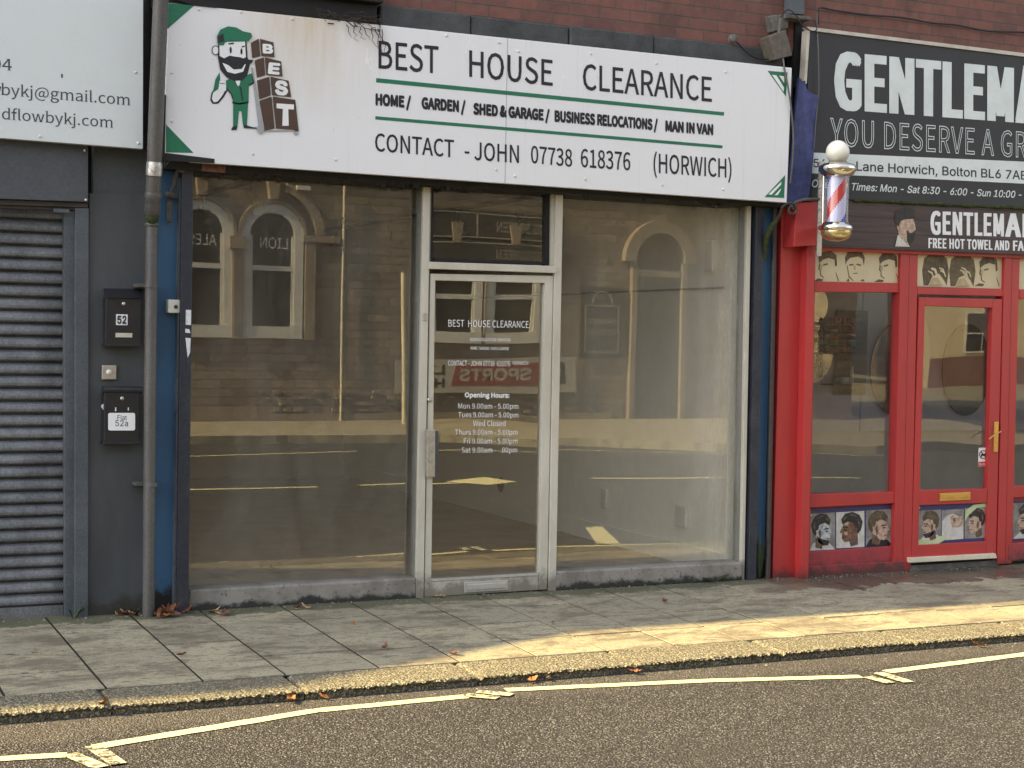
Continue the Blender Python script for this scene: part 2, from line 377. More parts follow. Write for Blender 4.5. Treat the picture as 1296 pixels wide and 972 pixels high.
def m_brick():
    b=NB('red brickwork'); p=b.coord(True); s=b.sep(p)
    cb=b.n('ShaderNodeCombineXYZ'); b.l(s[0],cb.inputs[0]); b.l(s[2],cb.inputs[1])
    br=b.n('ShaderNodeTexBrick'); br.inputs['Scale'].default_value=1; br.inputs['Brick Width'].default_value=.225; br.inputs['Row Height'].default_value=.0755
    br.inputs['Mortar Size'].default_value=.005; br.inputs['Mortar Smooth'].default_value=.3; br.inputs['Bias'].default_value=-.1
    br.inputs['Color1'].default_value=(.205,.098,.078,1); br.inputs['Color2'].default_value=(.145,.076,.066,1); br.inputs['Mortar'].default_value=(.11,.095,.08,1)
    wob=b.n('ShaderNodeMix'); wob.data_type='VECTOR'; wob.inputs['Factor'].default_value=.006
    nz=b.n('ShaderNodeTexNoise'); nz.inputs['Scale'].default_value=9; b.l(p,nz.inputs['Vector'])
    b.l(cb.outputs[0],wob.inputs[4]); b.l(nz.outputs['Color'],wob.inputs[5]); b.l(wob.outputs[1],br.inputs['Vector'])
    col=b.mix(.5,br.outputs['Color'],b.ramp(b.noise(p,14,6,.7),[(.3,(.32,.25,.23)),(.7,(.62,.52,.48))]),'OVERLAY')
    col=b.mix(b.ramp(b.noise(p,3,6,.7),[(.52,0.),(.7,.6)]),col,(.055,.04,.035))
    b.set(col,.85)
    h=b.math('SUBTRACT',b.math('MULTIPLY',b.noise(p,70,5,.7),.25),br.outputs['Fac']); b.bump(h,.7,.01); return b.m
MT['brick']=m_brick()
def m_stone(name,c1,c2,scale=1.0,lichen=(.5,.5,.45),amt=.5):
    b=NB(name); co=b.coord(True)
    col=b.mix(b.ramp(b.noise(co,4*scale,7,.65),[(.35,0.),(.65,1.)]),c1,c2)
    col=b.mix(b.ramp(b.noise(co,28*scale,6,.75),[(.58,0.),(.7,amt)]),col,lichen)
    b.set(col,.85); b.bump(b.noise(co,35*scale,7,.7),.5,.015); return b.m
MT['slate_stone']=m_stone('dark stone cornice',(.08,.085,.085),(.042,.045,.045),1.6,(.15,.15,.13),.35)
MT['grey_stone']=m_stone('lichened stone band',(.17,.165,.15),(.08,.078,.07),3,(.34,.33,.29),.7)
def m_pubstone():
    b=NB('coursed pub stone'); p=b.coord(True); s=b.sep(p)
    cb=b.n('ShaderNodeCombineXYZ'); b.l(s[0],cb.inputs[0]); b.l(s[2],cb.inputs[1])
    br=b.n('ShaderNodeTexBrick'); br.inputs['Scale'].default_value=1; br.inputs['Brick Width'].default_value=.46; br.inputs['Row Height'].default_value=.155
    br.inputs['Mortar Size'].default_value=.008; br.inputs['Mortar Smooth'].default_value=.4
    br.inputs['Color1'].default_value=(.27,.22,.165,1); br.inputs['Color2'].default_value=(.17,.136,.10,1); br.inputs['Mortar'].default_value=(.075,.06,.045,1)
    b.l(cb.outputs[0],br.inputs['Vector'])
    col=b.mix(.45,br.outputs['Color'],b.ramp(b.noise(p,6,6,.7),[(.3,.15),(.7,.85)]),'SOFT_LIGHT')
    b.set(col,.9); b.bump(b.math('SUBTRACT',b.math('MULTIPLY',b.noise(p,20,6,.7),.5),br.outputs['Fac']),.8,.02); return b.m
MT['pub_stone']=m_pubstone()
MT['pub_dress']=m_stone('dressed pub stone',(.29,.24,.18),(.22,.178,.132),1,(.36,.31,.25),.3)
def m_road():
    b=NB('worn asphalt'); co=b.coord(True)
    v=b.n('ShaderNodeTexVoronoi'); v.inputs['Scale'].default_value=110; b.l(co,v.inputs['Vector'])
    rnd=b.sep(v.outputs['Color'])[0]
    chip=b.ramp(rnd,[(0.,(.026,.026,.027)),(.35,(.058,.055,.055)),(.62,(.10,.094,.091)),(.82,(.175,.166,.158)),(.95,(.34,.33,.315))])
    gap=b.ramp(v.outputs['Distance'],[(.25,0.),(.62,1.)])
    col=b.mix(gap,chip,(.014,.012,.011))
    big=b.ramp(b.noise(b.coord(True,(.35,1,1)),.9,5,.6),[(.35,.35),(.7,.62)])
    col=b.mix(.55,col,big,'OVERLAY')
    y=b.sep(co)[1]
    yy=b.math('ADD',b.math('ADD',y,3.0),b.math('MULTIPLY',b.noise(co,3.5,6,.7),.5)); dn=b.ramp(yy,[(.85,0.),(1.2,.22)])
    col=b.mix(dn,col,b.mix(b.noise(co,160,2),(.10,.085,.066),(.22,.20,.165)))
    oil=b.ramp(b.noise(co,1.1,5,.6,.8),[(.62,0.),(.70,.55)]); col=b.mix(oil,col,(.03,.027,.025))
    b.set(col,.8); b.bump(b.math('SUBTRACT',1.,v.outputs['Distance']),.9,.012); return b.m
MT['road']=m_road()
def m_slab():
    b=NB('concrete paving slabs'); p=b.coord(True); s=b.sep(p)
    at=b.n('ShaderNodeAttribute'); at.attribute_name='tone'
    col=b.mix(at.outputs['Fac'],(.26,.24,.17),(.355,.325,.225))
    st=b.coord(True,(1,2.2,1))
    blot=b.ramp(b.noise(st,2.6,6,.7,.4),[(.48,0.),(.60,.8)])
    col=b.mix(blot,col,(.13,.108,.078))
    spots=b.ramp(b.noise(st,11,4,.6),[(.60,0.),(.665,.8)])
    col=b.mix(spots,col,(.10,.078,.058))
    fleck=b.ramp(b.noise(b.coord(True,(1,2,1)),24,5,.75),[(.52,0.),(.63,.75)])
    col=b.mix(fleck,col,(.12,.098,.072))
    pale=b.ramp(b.noise(p,70,3,.7),[(.66,0.),(.72,.5)]); col=b.mix(pale,col,(.42,.40,.34))
    col=b.mix(.6,col,b.ramp(b.noise(p,150,3,.75),[(.3,.15),(.7,.85)]),'OVERLAY')
    ny=b.math('ADD',s[1],b.math('MULTIPLY',b.noise(p,5,6,.7),.42))
    moss=b.ramp(ny,[(-.26,0.),(-.10,.85)])
    mx=b.ramp(b.math('MULTIPLY',s[0],.1),[(.60,1.),(.66,0.)])
    col=b.mix(b.math('MULTIPLY',b.sep(moss)[0],b.sep(mx)[0]),col,b.mix(b.noise(p,40),(.045,.052,.024),(.10,.105,.058)))
    wetx=b.ramp(b.math('MULTIPLY',s[0],.1),[(.59,0.),(.66,1.),(.83,1.),(.90,0.)])
    wety=b.ramp(b.math('ADD',s[1],b.math('MULTIPLY',b.noise(p,3.5,5,.65),1.0)),[(-.30,0.),(-.12,1.)])
    wet=b.math('MULTIPLY',b.sep(wetx)[0],b.sep(wety)[0])
    col=b.mix(b.math('MULTIPLY',wet,.72),col,(.035,.026,.022))
    b.set(col,b.math('SUBTRACT',.82,b.math('MULTIPLY',wet,.55)))
    b.bump(b.noise(p,110,5,.7),.22,.006); return b.m
MT['slab']=m_slab()
MT['bed']=paint('dirt in the joints',(.012,.013,.008),(.022,.024,.012),.95,20)
def m_kerb():
    b=NB('exposed aggregate kerb'); p=b.coord(True)
    v=b.n('ShaderNodeTexVoronoi'); v.inputs['Scale'].default_value=95; b.l(p,v.inputs['Vector'])
    rnd=b.sep(v.outputs['Color'])[0]
    col=b.ramp(rnd,[(0.,(.09,.08,.055)),(.4,(.19,.17,.115)),(.75,(.27,.245,.17)),(1.,(.40,.37,.28))])
    col=b.mix(b.ramp(v.outputs['Distance'],[(.35,0.),(.7,.8)]),col,(.06,.055,.035))
    b.set(col,.85); b.bump(b.math('SUBTRACT',1.,v.outputs['Distance']),.7,.012); return b.m
MT['kerb']=m_kerb()
def m_line():
    b=NB('worn road paint'); p=b.coord(True)
    n=b.ramp(b.noise(p,60,6,.75),[(.60,0.),(.70,.65)])
    col=b.mix(n,(.64,.60,.33),(.22,.2,.15)); b.set(col,.7); b.bump(b.noise(p,90,4),.3,.006); return b.m
MT['line']=m_line()
def m_line_worn():
    b=NB('scuffed road paint'); p=b.coord(True)
    n=b.ramp(b.noise(p,38,6,.75),[(.44,0.),(.56,1.)])
    col=b.mix(n,(.62,.59,.40),(.055,.045,.037)); b.set(col,.75); return b.m
MT['line_worn']=m_line_worn()
def m_glass(name,refl,tint,dust,wob=0.,wscale=1.2,dcol=(.58,.56,.47),edge=False):
    b=NB(name); t=b.t; t.nodes.remove(b.bs)
    tr=b.n('ShaderNodeBsdfTransparent'); tr.inputs[0].default_value=(*tint,1)
    gl=b.n('ShaderNodeBsdfGlossy'); gl.inputs['Roughness'].default_value=.004; gl.inputs[0].default_value=(.95,.95,.93,1)
    df=b.n('ShaderNodeBsdfDiffuse'); df.inputs[0].default_value=(*dcol,1)
    lw=b.n('ShaderNodeLayerWeight'); lw.inputs[0].default_value=.5
    fac=b.math('ADD',b.math('MULTIPLY',b.math('POWER',lw.outputs['Facing'],4.),.8),refl,True)
    m1=b.n('ShaderNodeMixShader'); b.l(fac,m1.inputs[0]); b.l(tr.outputs[0],m1.inputs[1]); b.l(gl.outputs[0],m1.inputs[2])
    co=b.coord(True)
    dn=b.ramp(b.noise(b.coord(True,(1,1,.35)),3.2,7,.7,.6),[(.35,.35),(.62,1.),(.8,2.0)])
    sp=b.ramp(b.noise(co,55,5,.8),[(.62,0.),(.74,1.)])
    d=b.math('MULTIPLY',b.math('ADD',b.sep(dn)[0],b.math('MULTIPLY',b.sep(sp)[0],1.2)),dust)
    if edge:      # grime and old tape marks down the right hand edge of the big pane
        ex=b.ramp(b.math('MULTIPLY',b.sep(co)[0],.1),[(.575,0.),(.605,1.)])
        en=b.ramp(b.noise(b.coord(True,(3,1,.5)),4,6,.7),[(.42,0.),(.7,1.)])
        d=b.math('ADD',d,b.math('MULTIPLY',b.math('MULTIPLY',b.sep(ex)[0],b.sep(en)[0]),.30))
        sc_=b.ramp(b.noise(b.coord(True,(1.3,1,1)),5.5,2,.5,2.5),[(.495,0.),(.50,1.),(.505,0.)])
        zz=b.ramp(b.math('MULTIPLY',b.sep(co)[2],.5),[(.25,1.),(.45,0.)])
        d=b.math('ADD',d,b.math('MULTIPLY',b.math('MULTIPLY',b.sep(sc_)[0],b.sep(zz)[0]),.05))
    m2=b.n('ShaderNodeMixShader'); b.l(d,m2.inputs[0]); b.l(m1.outputs[0],m2.inputs[1]); b.l(df.outputs[0],m2.inputs[2])
    b.l(m2.outputs[0],b.out.inputs[0])
    if wob:
        bp=b.n('ShaderNodeBump'); bp.inputs['Strength'].default_value=1; bp.inputs['Distance'].default_value=wob
        nz=b.n('ShaderNodeTexNoise'); nz.inputs['Scale'].default_value=wscale; nz.inputs['Detail'].default_value=0; b.l(co,nz.inputs['Vector'])
        b.l(nz.outputs['Fac'],bp.inputs['Height']); b.l(bp.outputs[0],gl.inputs['Normal'])
    return b.m
MT['glass']=m_glass('dusty shop glass',.088,(.998,.995,.982),.065,.0005,1.0,dcol=(.60,.585,.51),edge=True)
MT['glass_door']=m_glass('door glass',.10,(.98,.97,.94),.02,.0012,1.4)
MT['glass_barber']=m_glass('wavy barber glass',.05,(.97,.97,.96),.015,.0016,1.6)
def m_clear():
    b=NB('clear acrylic'); t=b.t; t.nodes.remove(b.bs)
    tr=b.n('ShaderNodeBsdfTransparent'); tr.inputs[0].default_value=(.96,.96,.98,1)
    gl=b.n('ShaderNodeBsdfGlossy'); gl.inputs['Roughness'].default_value=.05
    m1=b.n('ShaderNodeMixShader'); m1.inputs[0].default_value=.12; b.l(tr.outputs[0],m1.inputs[1]); b.l(gl.outputs[0],m1.inputs[2]); b.l(m1.outputs[0],b.out.inputs[0]); return b.m
MT['acrylic']=m_clear()
def m_planks():
    b=NB('dark plank print'); p=b.coord(True); s=b.sep(p)
    fr=b.math('FRACT',b.math('MULTIPLY',s[2],9.5)); ln=b.ramp(fr,[(0.,1.),(.05,0.),(.95,0.),(1.,1.)])
    col=b.mix(b.ramp(b.noise(b.coord(True,(1,1,14)),3,6,.65),[(.35,0.),(.7,1.)]),(.045,.030,.028),(.085,.058,.052))
    col=b.mix(b.sep(ln)[0],col,(.012,.009,.009)); b.set(col,.5); return b.m
MT['planks']=m_planks()
def m_stained():   # the white sign face: rain stains under the twigs and thin scratches
    b=NB('stained white sign face'); p=b.coord(True); s=b.sep(p)
    dx=b.math('ABSOLUTE',b.math('SUBTRACT',s[0],2.93)); mx=b.ramp(dx,[(.12,1.),(.55,0.)])
    mz=b.ramp(b.math('SUBTRACT',s[2],2.6),[(.25,0.),(.93,1.)])
    n=b.ramp(b.noise(b.coord(True,(5,1,.5)),3,6,.65),[(.3,.25),(.68,1.)])
    f=b.math('MULTIPLY',b.math('MULTIPLY',b.sep(mx)[0],b.sep(mz)[0]),b.sep(n)[0])
    col=b.mix(f,b.mix(b.noise(p,1.5,5),(.76,.775,.80),(.82,.83,.85)),(.60,.50,.36))
    dr=b.ramp(b.noise(b.coord(True,(14,1,.35)),3,5,.6),[(.60,0.),(.78,.22)]); col=b.mix(dr,col,(.5,.47,.42))
    scr=b.ramp(b.noise(b.coord(True,(1,1,.6)),2.6,1,.4,3.5),[(.497,0.),(.50,.8),(.503,0.)]); mk=b.ramp(b.noise(p,1.1,2),[(.52,0.),(.6,1.)]); col=b.mix(b.math('MULTIPLY',b.sep(scr)[0],b.sep(mk)[0]),col,(.9,.9,.9))
    sp=b.ramp(b.noise(p,48,3,.6),[(.735,0.),(.76,.5)])
    col=b.mix(sp,col,(.3,.27,.23)); b.set(col,.3); b.bump(b.noise(p,1.3,2),.12,.02); return b.m
MT['stained']=m_stained()

# ------------------------------------------------------------------ ground
rd=MB(); rd.add([(-160,-160,-.10),(200,-160,-.10),(200,6,-.10),(-160,6,-.10)],[(0,1,2,3)])
struct(rd.build('road',MT['road'],fix=False))
CF=.0254
def gz(y): return CF*y
pv=MB()
pv.add([(-60,-1.735,gz(-1.735)-.0045),(60,-1.735,gz(-1.735)-.0045),(60,.6,gz(.6)-.0045),(-60,.6,gz(.6)-.0045)],[(0,1,2,3)],1)
cuts=[-2.1]+[1.505-.46*k for k in range(7,0,-1)]+[1.505,1.965,2.375,2.865,3.305,3.745,4.17,4.60,5.03,5.45,5.89,6.31,6.74,7.18,7.62,8.07]+[8.07+.44*k for k in range(1,12)]
cuts=sorted(cuts)
for a,b_ in zip(cuts[:-1],cuts[1:]):
    j=random.uniform(-.025,.025)
    rows=[.55,-.455+j,-.885+j*.6,-1.315+j,-1.728]
    if random.random()<.22: rows.pop(random.choice([2,3]))
    for y1,y0 in zip(rows[:-1],rows[1:]):
        g=.0075; t=random.uniform(.0,1.); dz=[random.uniform(-.0014,.0014) for _ in range(4)]
        base=random.uniform(-.001,.001); c=.0012
        P=[(a+g,y0+g),(b_-g,y0+g),(b_-g,y1-g),(a+g,y1-g)]
        top=[(x+sx*c,y+sy*c,gz(y)+base+dz[i]) for i,((x,y),(sx,sy)) in enumerate(zip(P,[(1,1),(-1,1),(-1,-1),(1,-1)]))]
        mid=[(x,y,gz(y)+base+dz[i]-.0012) for i,(x,y) in enumerate(P)]; bot=[(x,y,gz(y)-.06) for x,y in P]
        pv.add(top+mid+bot,[(0,1,2,3),(0,4,5,1),(1,5,6,2),(2,6,7,3),(3,7,4,0),(4,8,9,5),(5,9,10,6),(6,10,11,7),(7,11,8,4)],0,.02+.96*t)
for x0,x1 in ((-60,-2.11),(cuts[-1]+.01,60)):
    pv.add([(x0,-1.728,gz(-1.728)),(x1,-1.728,gz(-1.728)),(x1,.5,gz(.5)),(x0,.5,gz(.5))],[(0,1,2,3)],0,.5)
struct(pv.build('pavement',[MT['slab'],MT['bed']]))
# kerb stones with a broken, pebbly nose
kb=MB(); kx=[1.47-.905*k for k in range(4,0,-1)]+[1.47,2.372,3.27,4.165,5.075,5.98,6.88,7.78]+[7.78+.9*k for k in range(1,6)]
prof=[(-1.733,-.045),(-1.80,-.046),(-1.88,-.048),(-1.95,-.050),(-2.0,-.051),(-2.03,-.052),(-2.048,-.053),(-2.053,-.061),(-2.036,-.071),(-2.028,-.13)]
for a,b_ in zip(kx[:-1],kx[1:]):
    a+=.006; b_-=.006; n=int((b_-a)/.011); o=len(kb.v); rowsn=len(prof); dzs=random.uniform(-.004,.004); dys=random.uniform(-.008,.008)
    Vv=[]
    for i in range(n+1):
        x=a+(b_-a)*i/n
        for k,(y,z) in enumerate(prof):
            amp=(0,.0008,.001,.0012,.0018,.003,.0055,.006,.004,0)[k]
            endw=.010 if (i in (0,n) and k<9) else (.003 if (i in (1,n-1) and k<9) else 0)
            Vv.append((x,y+dys+random.uniform(-amp,amp)*1.2,z+dzs-endw+random.uniform(-amp,amp)))
    Fs=[(i*rowsn+k,i*rowsn+k+1,(i+1)*rowsn+k+1,(i+1)*rowsn+k) for i in range(n) for k in range(rowsn-1)]
    kb.add(Vv,Fs,0)
    for e in (0,n): kb.add([Vv[e*rowsn+k] for k in range(rowsn)]+[(Vv[e*rowsn][0],-1.733,-.13)],[tuple(range(rowsn+1))],0)
kb.box(-60,kx[0],-2.05,-1.733,-.13,-.05); kb.box(kx[-1],60,-2.05,-1.733,-.13,-.05)
kb.box(kx[0],kx[-1],-2.015,-1.738,-.13,-.068)
struct(kb.build('kerb',MT['kerb']))

# road markings: the zigzag line by the kerb
def mark(name,pts,wd,mat=None,z=-.0955,struct_=True):
    m=MB()
    for (x0,y0),(x1,y1) in zip(pts[:-1],pts[1:]):
        d=Vector((x1-x0,y1-y0)); n=Vector((-d.y,d.x)).normalized()*wd/2; L=d.length; k=max(1,int(L/.06))
        Vv=[]
        for i in range(k+1):
            q=Vector((x0,y0))+d*i/k; j=[random.uniform(-.0035,.0035) for _ in range(2)]
            Vv+= [(q.x+n.x,q.y+n.y+j[0],z),(q.x-n.x,q.y-n.y+j[1],z)]
        m.add(Vv,[(2*i,2*i+1,2*i+3,2*i+2) for i in range(k)])
    return struct(m.build(name,mat or MT['line'],fix=False))
def gp(x,y): q=G(x,y,-.0955); return (q.x,q.y)
ZG=[(-.6,-2.43),gp(85,955)],[gp(120,945),gp(400,899),gp(590,881)],[gp(640,873),gp(900,861),gp(1090,856)],[gp(1122,850),gp(1296,828),(8.3,-2.2)]
for z_ in ZG: mark('road_marking',z_,.075)
for pts in ([gp(88,955),gp(128,972)],[gp(118,945),gp(150,968)],[gp(590,880),gp(630,884)],[gp(604,876),gp(648,880)],[gp(1098,857),gp(1128,865)],[gp(1112,852),gp(1150,864)]):
    mark('road_marking',pts,.07,MT['line_worn'],-.0915)
# markings across the carriageway (seen in the shop glass)
mark('road_marking',[(-2,-8.1),(5.78,-7.9)],.11); mark('road_marking',[(6.3,-7.95),(8.2,-8.15)],.11); mark('road_marking',[(9.4,-8.1),(13,-7.5)],.11)
mark('road_marking',[(-3,-11.9),(5.5,-12.6),(8.1,-13.1)],.09); mark('road_marking',[(9.2,-12.95),(11.5,-12.7),(13.3,-11.6),(16.5,-10.5)],.09)
def lozenge(pts): 
    m=MB(); m.add([(x,y,-.0952) for x,y in pts],[tuple(range(len(pts)))]); struct(m.build('road_marking',MT['line'],fix=False))
lozenge([(7.45,-8.3),(8.15,-8.75),(8.25,-8.05),(7.75,-7.75)])
lozenge([(6.9,-3.55),(7.1,-3.6),(6.65,-2.45),(6.45,-2.5)])
# far pavement
fp=MB(); line=[(-60,-15.6),(0,-15.2),(5,-15.0),(8,-14.9),(10,-14.55),(12,-13.5),(13.6,-11.9),(16,-11.0),(19,-11.3),(21,-12.5),(22.2,-15),(22.6,-19),(22.8,-60)]
fp.add([(x,y,0.03) for x,y in line]+[(-60,-60,0.03)],[tuple(range(len(line)+1))],0,.6)
for (a,b_),(c,d) in zip(line[:-1],line[1:]): fp.add([(a,b_,.03),(c,d,.03),(c,d,-.12),(a,b_,-.12)],[(0,1,2,3)],0,.5)
struct(fp.build('far_pavement',MT['slab'],fix=False))
fp2=MB(); line=[(29,-60),(28.8,-19),(29.4,-15.5),(31,-13.4),(34,-12.4),(90,-11)]
fp2.add([(x,y,0.03) for x,y in line]+[(90,-60,0.03)],[tuple(range(len(line)+1))],0,.6)
for (a,b_),(c,d) in zip(line[:-1],line[1:]): fp2.add([(a,b_,.03),(c,d,.03),(c,d,-.12),(a,b_,-.12)],[(0,1,2,3)],0,.5)
struct(fp2.build('far_pavement',MT['slab'],fix=False))

# ------------------------------------------------------------------ buildings
BASE_M=W(541,752,0)
shop=thing('shop_unit','empty shop unit with two wide bare windows and a cream framed glass door between them','shop',(4.2,0,0))
X0,X1=2.09,6.44
ROOF=6.63
def part(name,mats,fill,parent,bevel=0,label=None):
    m=MB(); fill(m); return m.build(name,mats,parent,bevel=bevel,label=label)
part('brick_wall',MT['brick'],lambda m:m.box(X0,X1,.02,.3,3.636,ROOF),shop)
part('cornice',MT['slate_stone'],lambda m:[m.box(a,b_,-.055+j,.25,3.458+k,3.634+k*.3) for a,b_,j,k in ((3.43,4.03,0,.004),(4.035,4.72,.008,-.003),(4.725,5.34,-.004,.002),(5.345,6.36,.004,0))],shop,.012)
part('roof',MT['roof'],lambda m:m.prism([(X0,0,ROOF),(X0,10,ROOF),(X0,5,ROOF+2.2)],(X1-X0,0,0)),shop)
part('side_wall',MT['brick'],lambda m:[m.box(X0,X0+.15,.16,10,0,ROOF-.002),m.box(X1-.18,X1-.02,.16,10,0,ROOF-.002),m.box(X0+.15,X1-.18,9.8,10,0,ROOF-.002)],shop)
def fas(m):
    m.box(X0+.02,6.40,-.12,.25,2.556,3.456)
    for i in range(70):
        x=random.choice([random.uniform(2.4,3.9),random.uniform(2.4,6.2),random.gauss(3.62,.12),random.gauss(3.9,.1),random.gauss(5.75,.18)]); wd=random.uniform(.008,.05); h=random.uniform(.006,.03)
        y=random.uniform(-.118,-.09)
        m.prism([(x,y,2.557),(x+wd,y,2.557),(x+wd*random.uniform(.3,.8),y,2.557-h),(x+wd*.15,y,2.557-h*random.uniform(.3,1))],(0,.004,0))
part('fascia',MT['black'],fas,shop)
part('fascia_patch',MT['lintel_pink'],lambda m:(m.hexa((256,207),(286,209),(285,219),(255,216.5),-.126,.004)),shop,label='pinkish flaking patch on the black fascia')
def gut(m):
    a=W(195,2,-.1); b_=W(477,30,-.1)
    m.box(a.x,b_.x,-.10,.02,3.47,3.62); m.box(a.x-.02,b_.x+.02,-.16,.019,3.622,3.76)
part('gutter_board',MT['black'],gut,shop,.006)
# floor, walls and ceiling inside
IX0,IX1,IY=2.30,6.10,8.2
part('shop_floor',MT['int_floor'],lambda m:m.box(IX0-.04,IX1+.14,.10,IY,-.08,.02),shop)
part('ceiling',MT['int_ceil'],lambda m:m.box(IX0-.04,IX1+.14,.26,IY,2.93,3.05),shop)
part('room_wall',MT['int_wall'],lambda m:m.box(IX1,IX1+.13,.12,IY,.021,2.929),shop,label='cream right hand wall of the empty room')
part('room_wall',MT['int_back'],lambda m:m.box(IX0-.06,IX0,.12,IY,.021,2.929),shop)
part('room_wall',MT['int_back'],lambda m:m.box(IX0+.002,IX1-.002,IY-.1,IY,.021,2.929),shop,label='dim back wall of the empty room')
part('skirting',MT['int_wall'],lambda m:m.box(IX1-.02,IX1-.001,.13,IY-.11,.021,.165),shop,.004)
part('wall_cable',MT['frame_side'],lambda m:m.tube([(IX1-.012,.2,2.005),(IX1-.012,2.2,2.0),(IX1-.012,5,1.99)],.007,6),shop)
for y,z,s_ in ((.38,2.23,(.05,.11)),(1.85,.37,(.04,.075)),(.68,.36,(.075,.075))):
    o=part('wall_socket',MT['plastic_white'],lambda m:m.box(IX1-.03,IX1-.0015,y-s_[0],y+s_[0],z-s_[1],z+s_[1]),shop,.005)
part('wall_vent',MT['black'],lambda m:m.add(*(lambda c:([(IX1-.002,3.83+.07*math.cos(a),.30+.07*math.sin(a)) for a in c],[tuple(range(len(c)))]))([2*math.pi*i/20 for i in range(20)])),shop)
# pilasters, posts and window bars
part('pilaster',MT['blue'],lambda m:m.hexa((193,188),(231,190),(224,778),(188,776),0,.12),shop,label='blue painted pilaster flaking to black at its foot')
part('pilaster',MT['blue'],lambda m:m.hexa((967,252),(978,253),(966.5,737),(956,737),.0,.05),shop,label='narrow blue pilaster beside the red shopfront')
part('post',MT['navy'],lambda m:m.hexa((230.5,205),(245,206),(238.6,781),(223.3,778),-.08,.14),shop,.004)
part('post',MT['navy'],lambda m:m.hexa((957.5,252),(967.6,253),(957,736.5),(947.3,736.5),-.055,.105),shop,.004)
part('edge_strip',MT['guide'],lambda m:m.hexa((227,225),(229.3,225),(222.3,779),(220.2,779),-.055,.06),shop)
part('recess',MT['deep'],lambda m:m.hexa((945,250),(1006,255),(992,738),(936,735),.055,.06),shop)  # black sheet painted behind the narrow gaps for their shade
part('recess',MT['deep'],lambda m:m.hexa((180,-30),(232,-30),(232,204),(180,194),.122,.03),shop)  # shade between sign and drainpipe put in as a black sheet
def pipe_brown(m): m.tube([W(981,262,-.03),W(979.5,318,-.03),W(971.4,739,-.03)],.019,10)
part('conduit',MT['timber_brown'],pipe_brown,shop)
def stall(m,tl,tr,br,bl): m.hexa(tl,tr,br,bl,-.035,.19)
part('stall_riser',MT['concrete'],lambda m:stall(m,(239,746.8),(527,731.2),(527,759),(237,779)),shop,.012)
part('stall_riser',MT['concrete'],lambda m:stall(m,(703,723.2),(940,711.6),(940,735),(702,749)),shop,.012)
part('window_bar',MT['frame'],lambda m:m.hexa((536,236),(544.8,237),(536.2,758),(526.4,757),-.035,.03),shop,.003)
part('window_bar',MT['frame_side'],lambda m:m.hexa((536.6,236),(546,237),(538,757),(527,756),-.004,.11),shop)
part('window_bar',MT['frame'],lambda m:m.hexa((703.4,246),(712.8,247),(703.6,748),(694.4,748),-.035,.03),shop,.003)
part('window_bar',MT['frame_side'],lambda m:m.hexa((702.6,246),(711.6,247),(702.6,747),(693.6,747),-.004,.11),shop)
part('window_bar',MT['frame'],lambda m:m.hexa((945.8,254),(951.2,255),(942.2,736),(937.8,736),-.03,.03),shop,.003)
part('window_bar',MT['frame_side'],lambda m:m.hexa((944.8,254),(951,255),(942,735),(937,735),.001,.10),shop)
def pane(name,mat,quad,Y,parent,d=.006,label=None):
    return part(name,mat,lambda m:m.hexa(*quad,Y,d),parent,label=label)
pane('window_pane',MT['glass'],((238,205),(534,222),(530,745),(234,770)),.07,shop)
pane('window_pane',MT['glass'],((705,232),(947,250),(940,722),(698,740)),.07,shop)
tr_=part('transom_light',MT['frame'],lambda m:m.hexa((544.2,331.2),(704.6,336.6),(703.8,345.6),(543.6,340.2),-.055,.055),shop,.003)
part('inner_frame',MT['black'],lambda m:[m.hexa((690.6,240),(697.6,240),(697,336),(690,336),.012,.05),m.hexa((545.5,238),(549,238),(548,333),(544.6,333),.012,.05),m.hexa((549,326.5),(690,331.5),(690,334.8),(549,330.5),.014,.04)],tr_)
part('inner_frame',MT['frame'],lambda m:m.hexa((697.8,240),(703.2,240),(703,336),(697.2,336),-.01,.07),tr_)
pane('pane',MT['glass_door'],((547,230),(694,240),(694,335),(546,331)),.035,tr_)
door=part('door',MT['frame'],lambda m:[m.hexa((545,346.2),(551,346.3),(545.7,755.3),(537,755.8),-.026,.05),m.hexa((689.8,348.8),(700.2,349.2),(692.6,746),(681.8,746.8),-.026,.05),
    m.hexa((551,346.4),(689.8,348.8),(689.7,358.3),(551,354.8),-.027,.05),m.hexa((545.7,736),(681.8,728.4),(681.8,746.8),(545.7,755.3),-.027,.05)],shop,.003,label='cream framed glass door with white opening hours lettering')
part('glazing_bead',MT['alu'],lambda m:[m.hexa((546,732.8),(681.6,725),(681.6,728.2),(546,735.8),-.031,.03)],door)
pane('door_glass',MT['glass_door'],((549,350),(692,352),(685,732),(543,740)),.005,door)
part('letter_plate',MT['alu'],lambda m:[m.hexa((587.6,737),(643,734),(643,746.8),(588,750.2),-.033,.006),m.hexa((590.6,740),(640.4,737.2),(640.4,744),(590.8,747.2),-.040,.007)],door,.002)
part('door_handle',MT['steel'],lambda m:[m.hexa((540.6,543.6),(551,543.9),(550.6,603.6),(540.4,603.6),-.075,.03)],door,.003)
part('handle_plate',MT['guide'],lambda m:m.hexa((547,545),(555.2,545.2),(554.4,603),(546.4,603),-.045,.018),door,.002)
part('lock',MT['steel'],lambda m:m.lathe([(.0,.004),(.014,.004),(.014,-.02)],W(543.5,506,-.03),14,axis='y'),door)
part('lock',MT['steel'],lambda m:m.hexa((536.2,396),(540.4,396),(540.2,406),(536,406),-.041,.006),door,.002)
DY=.0046
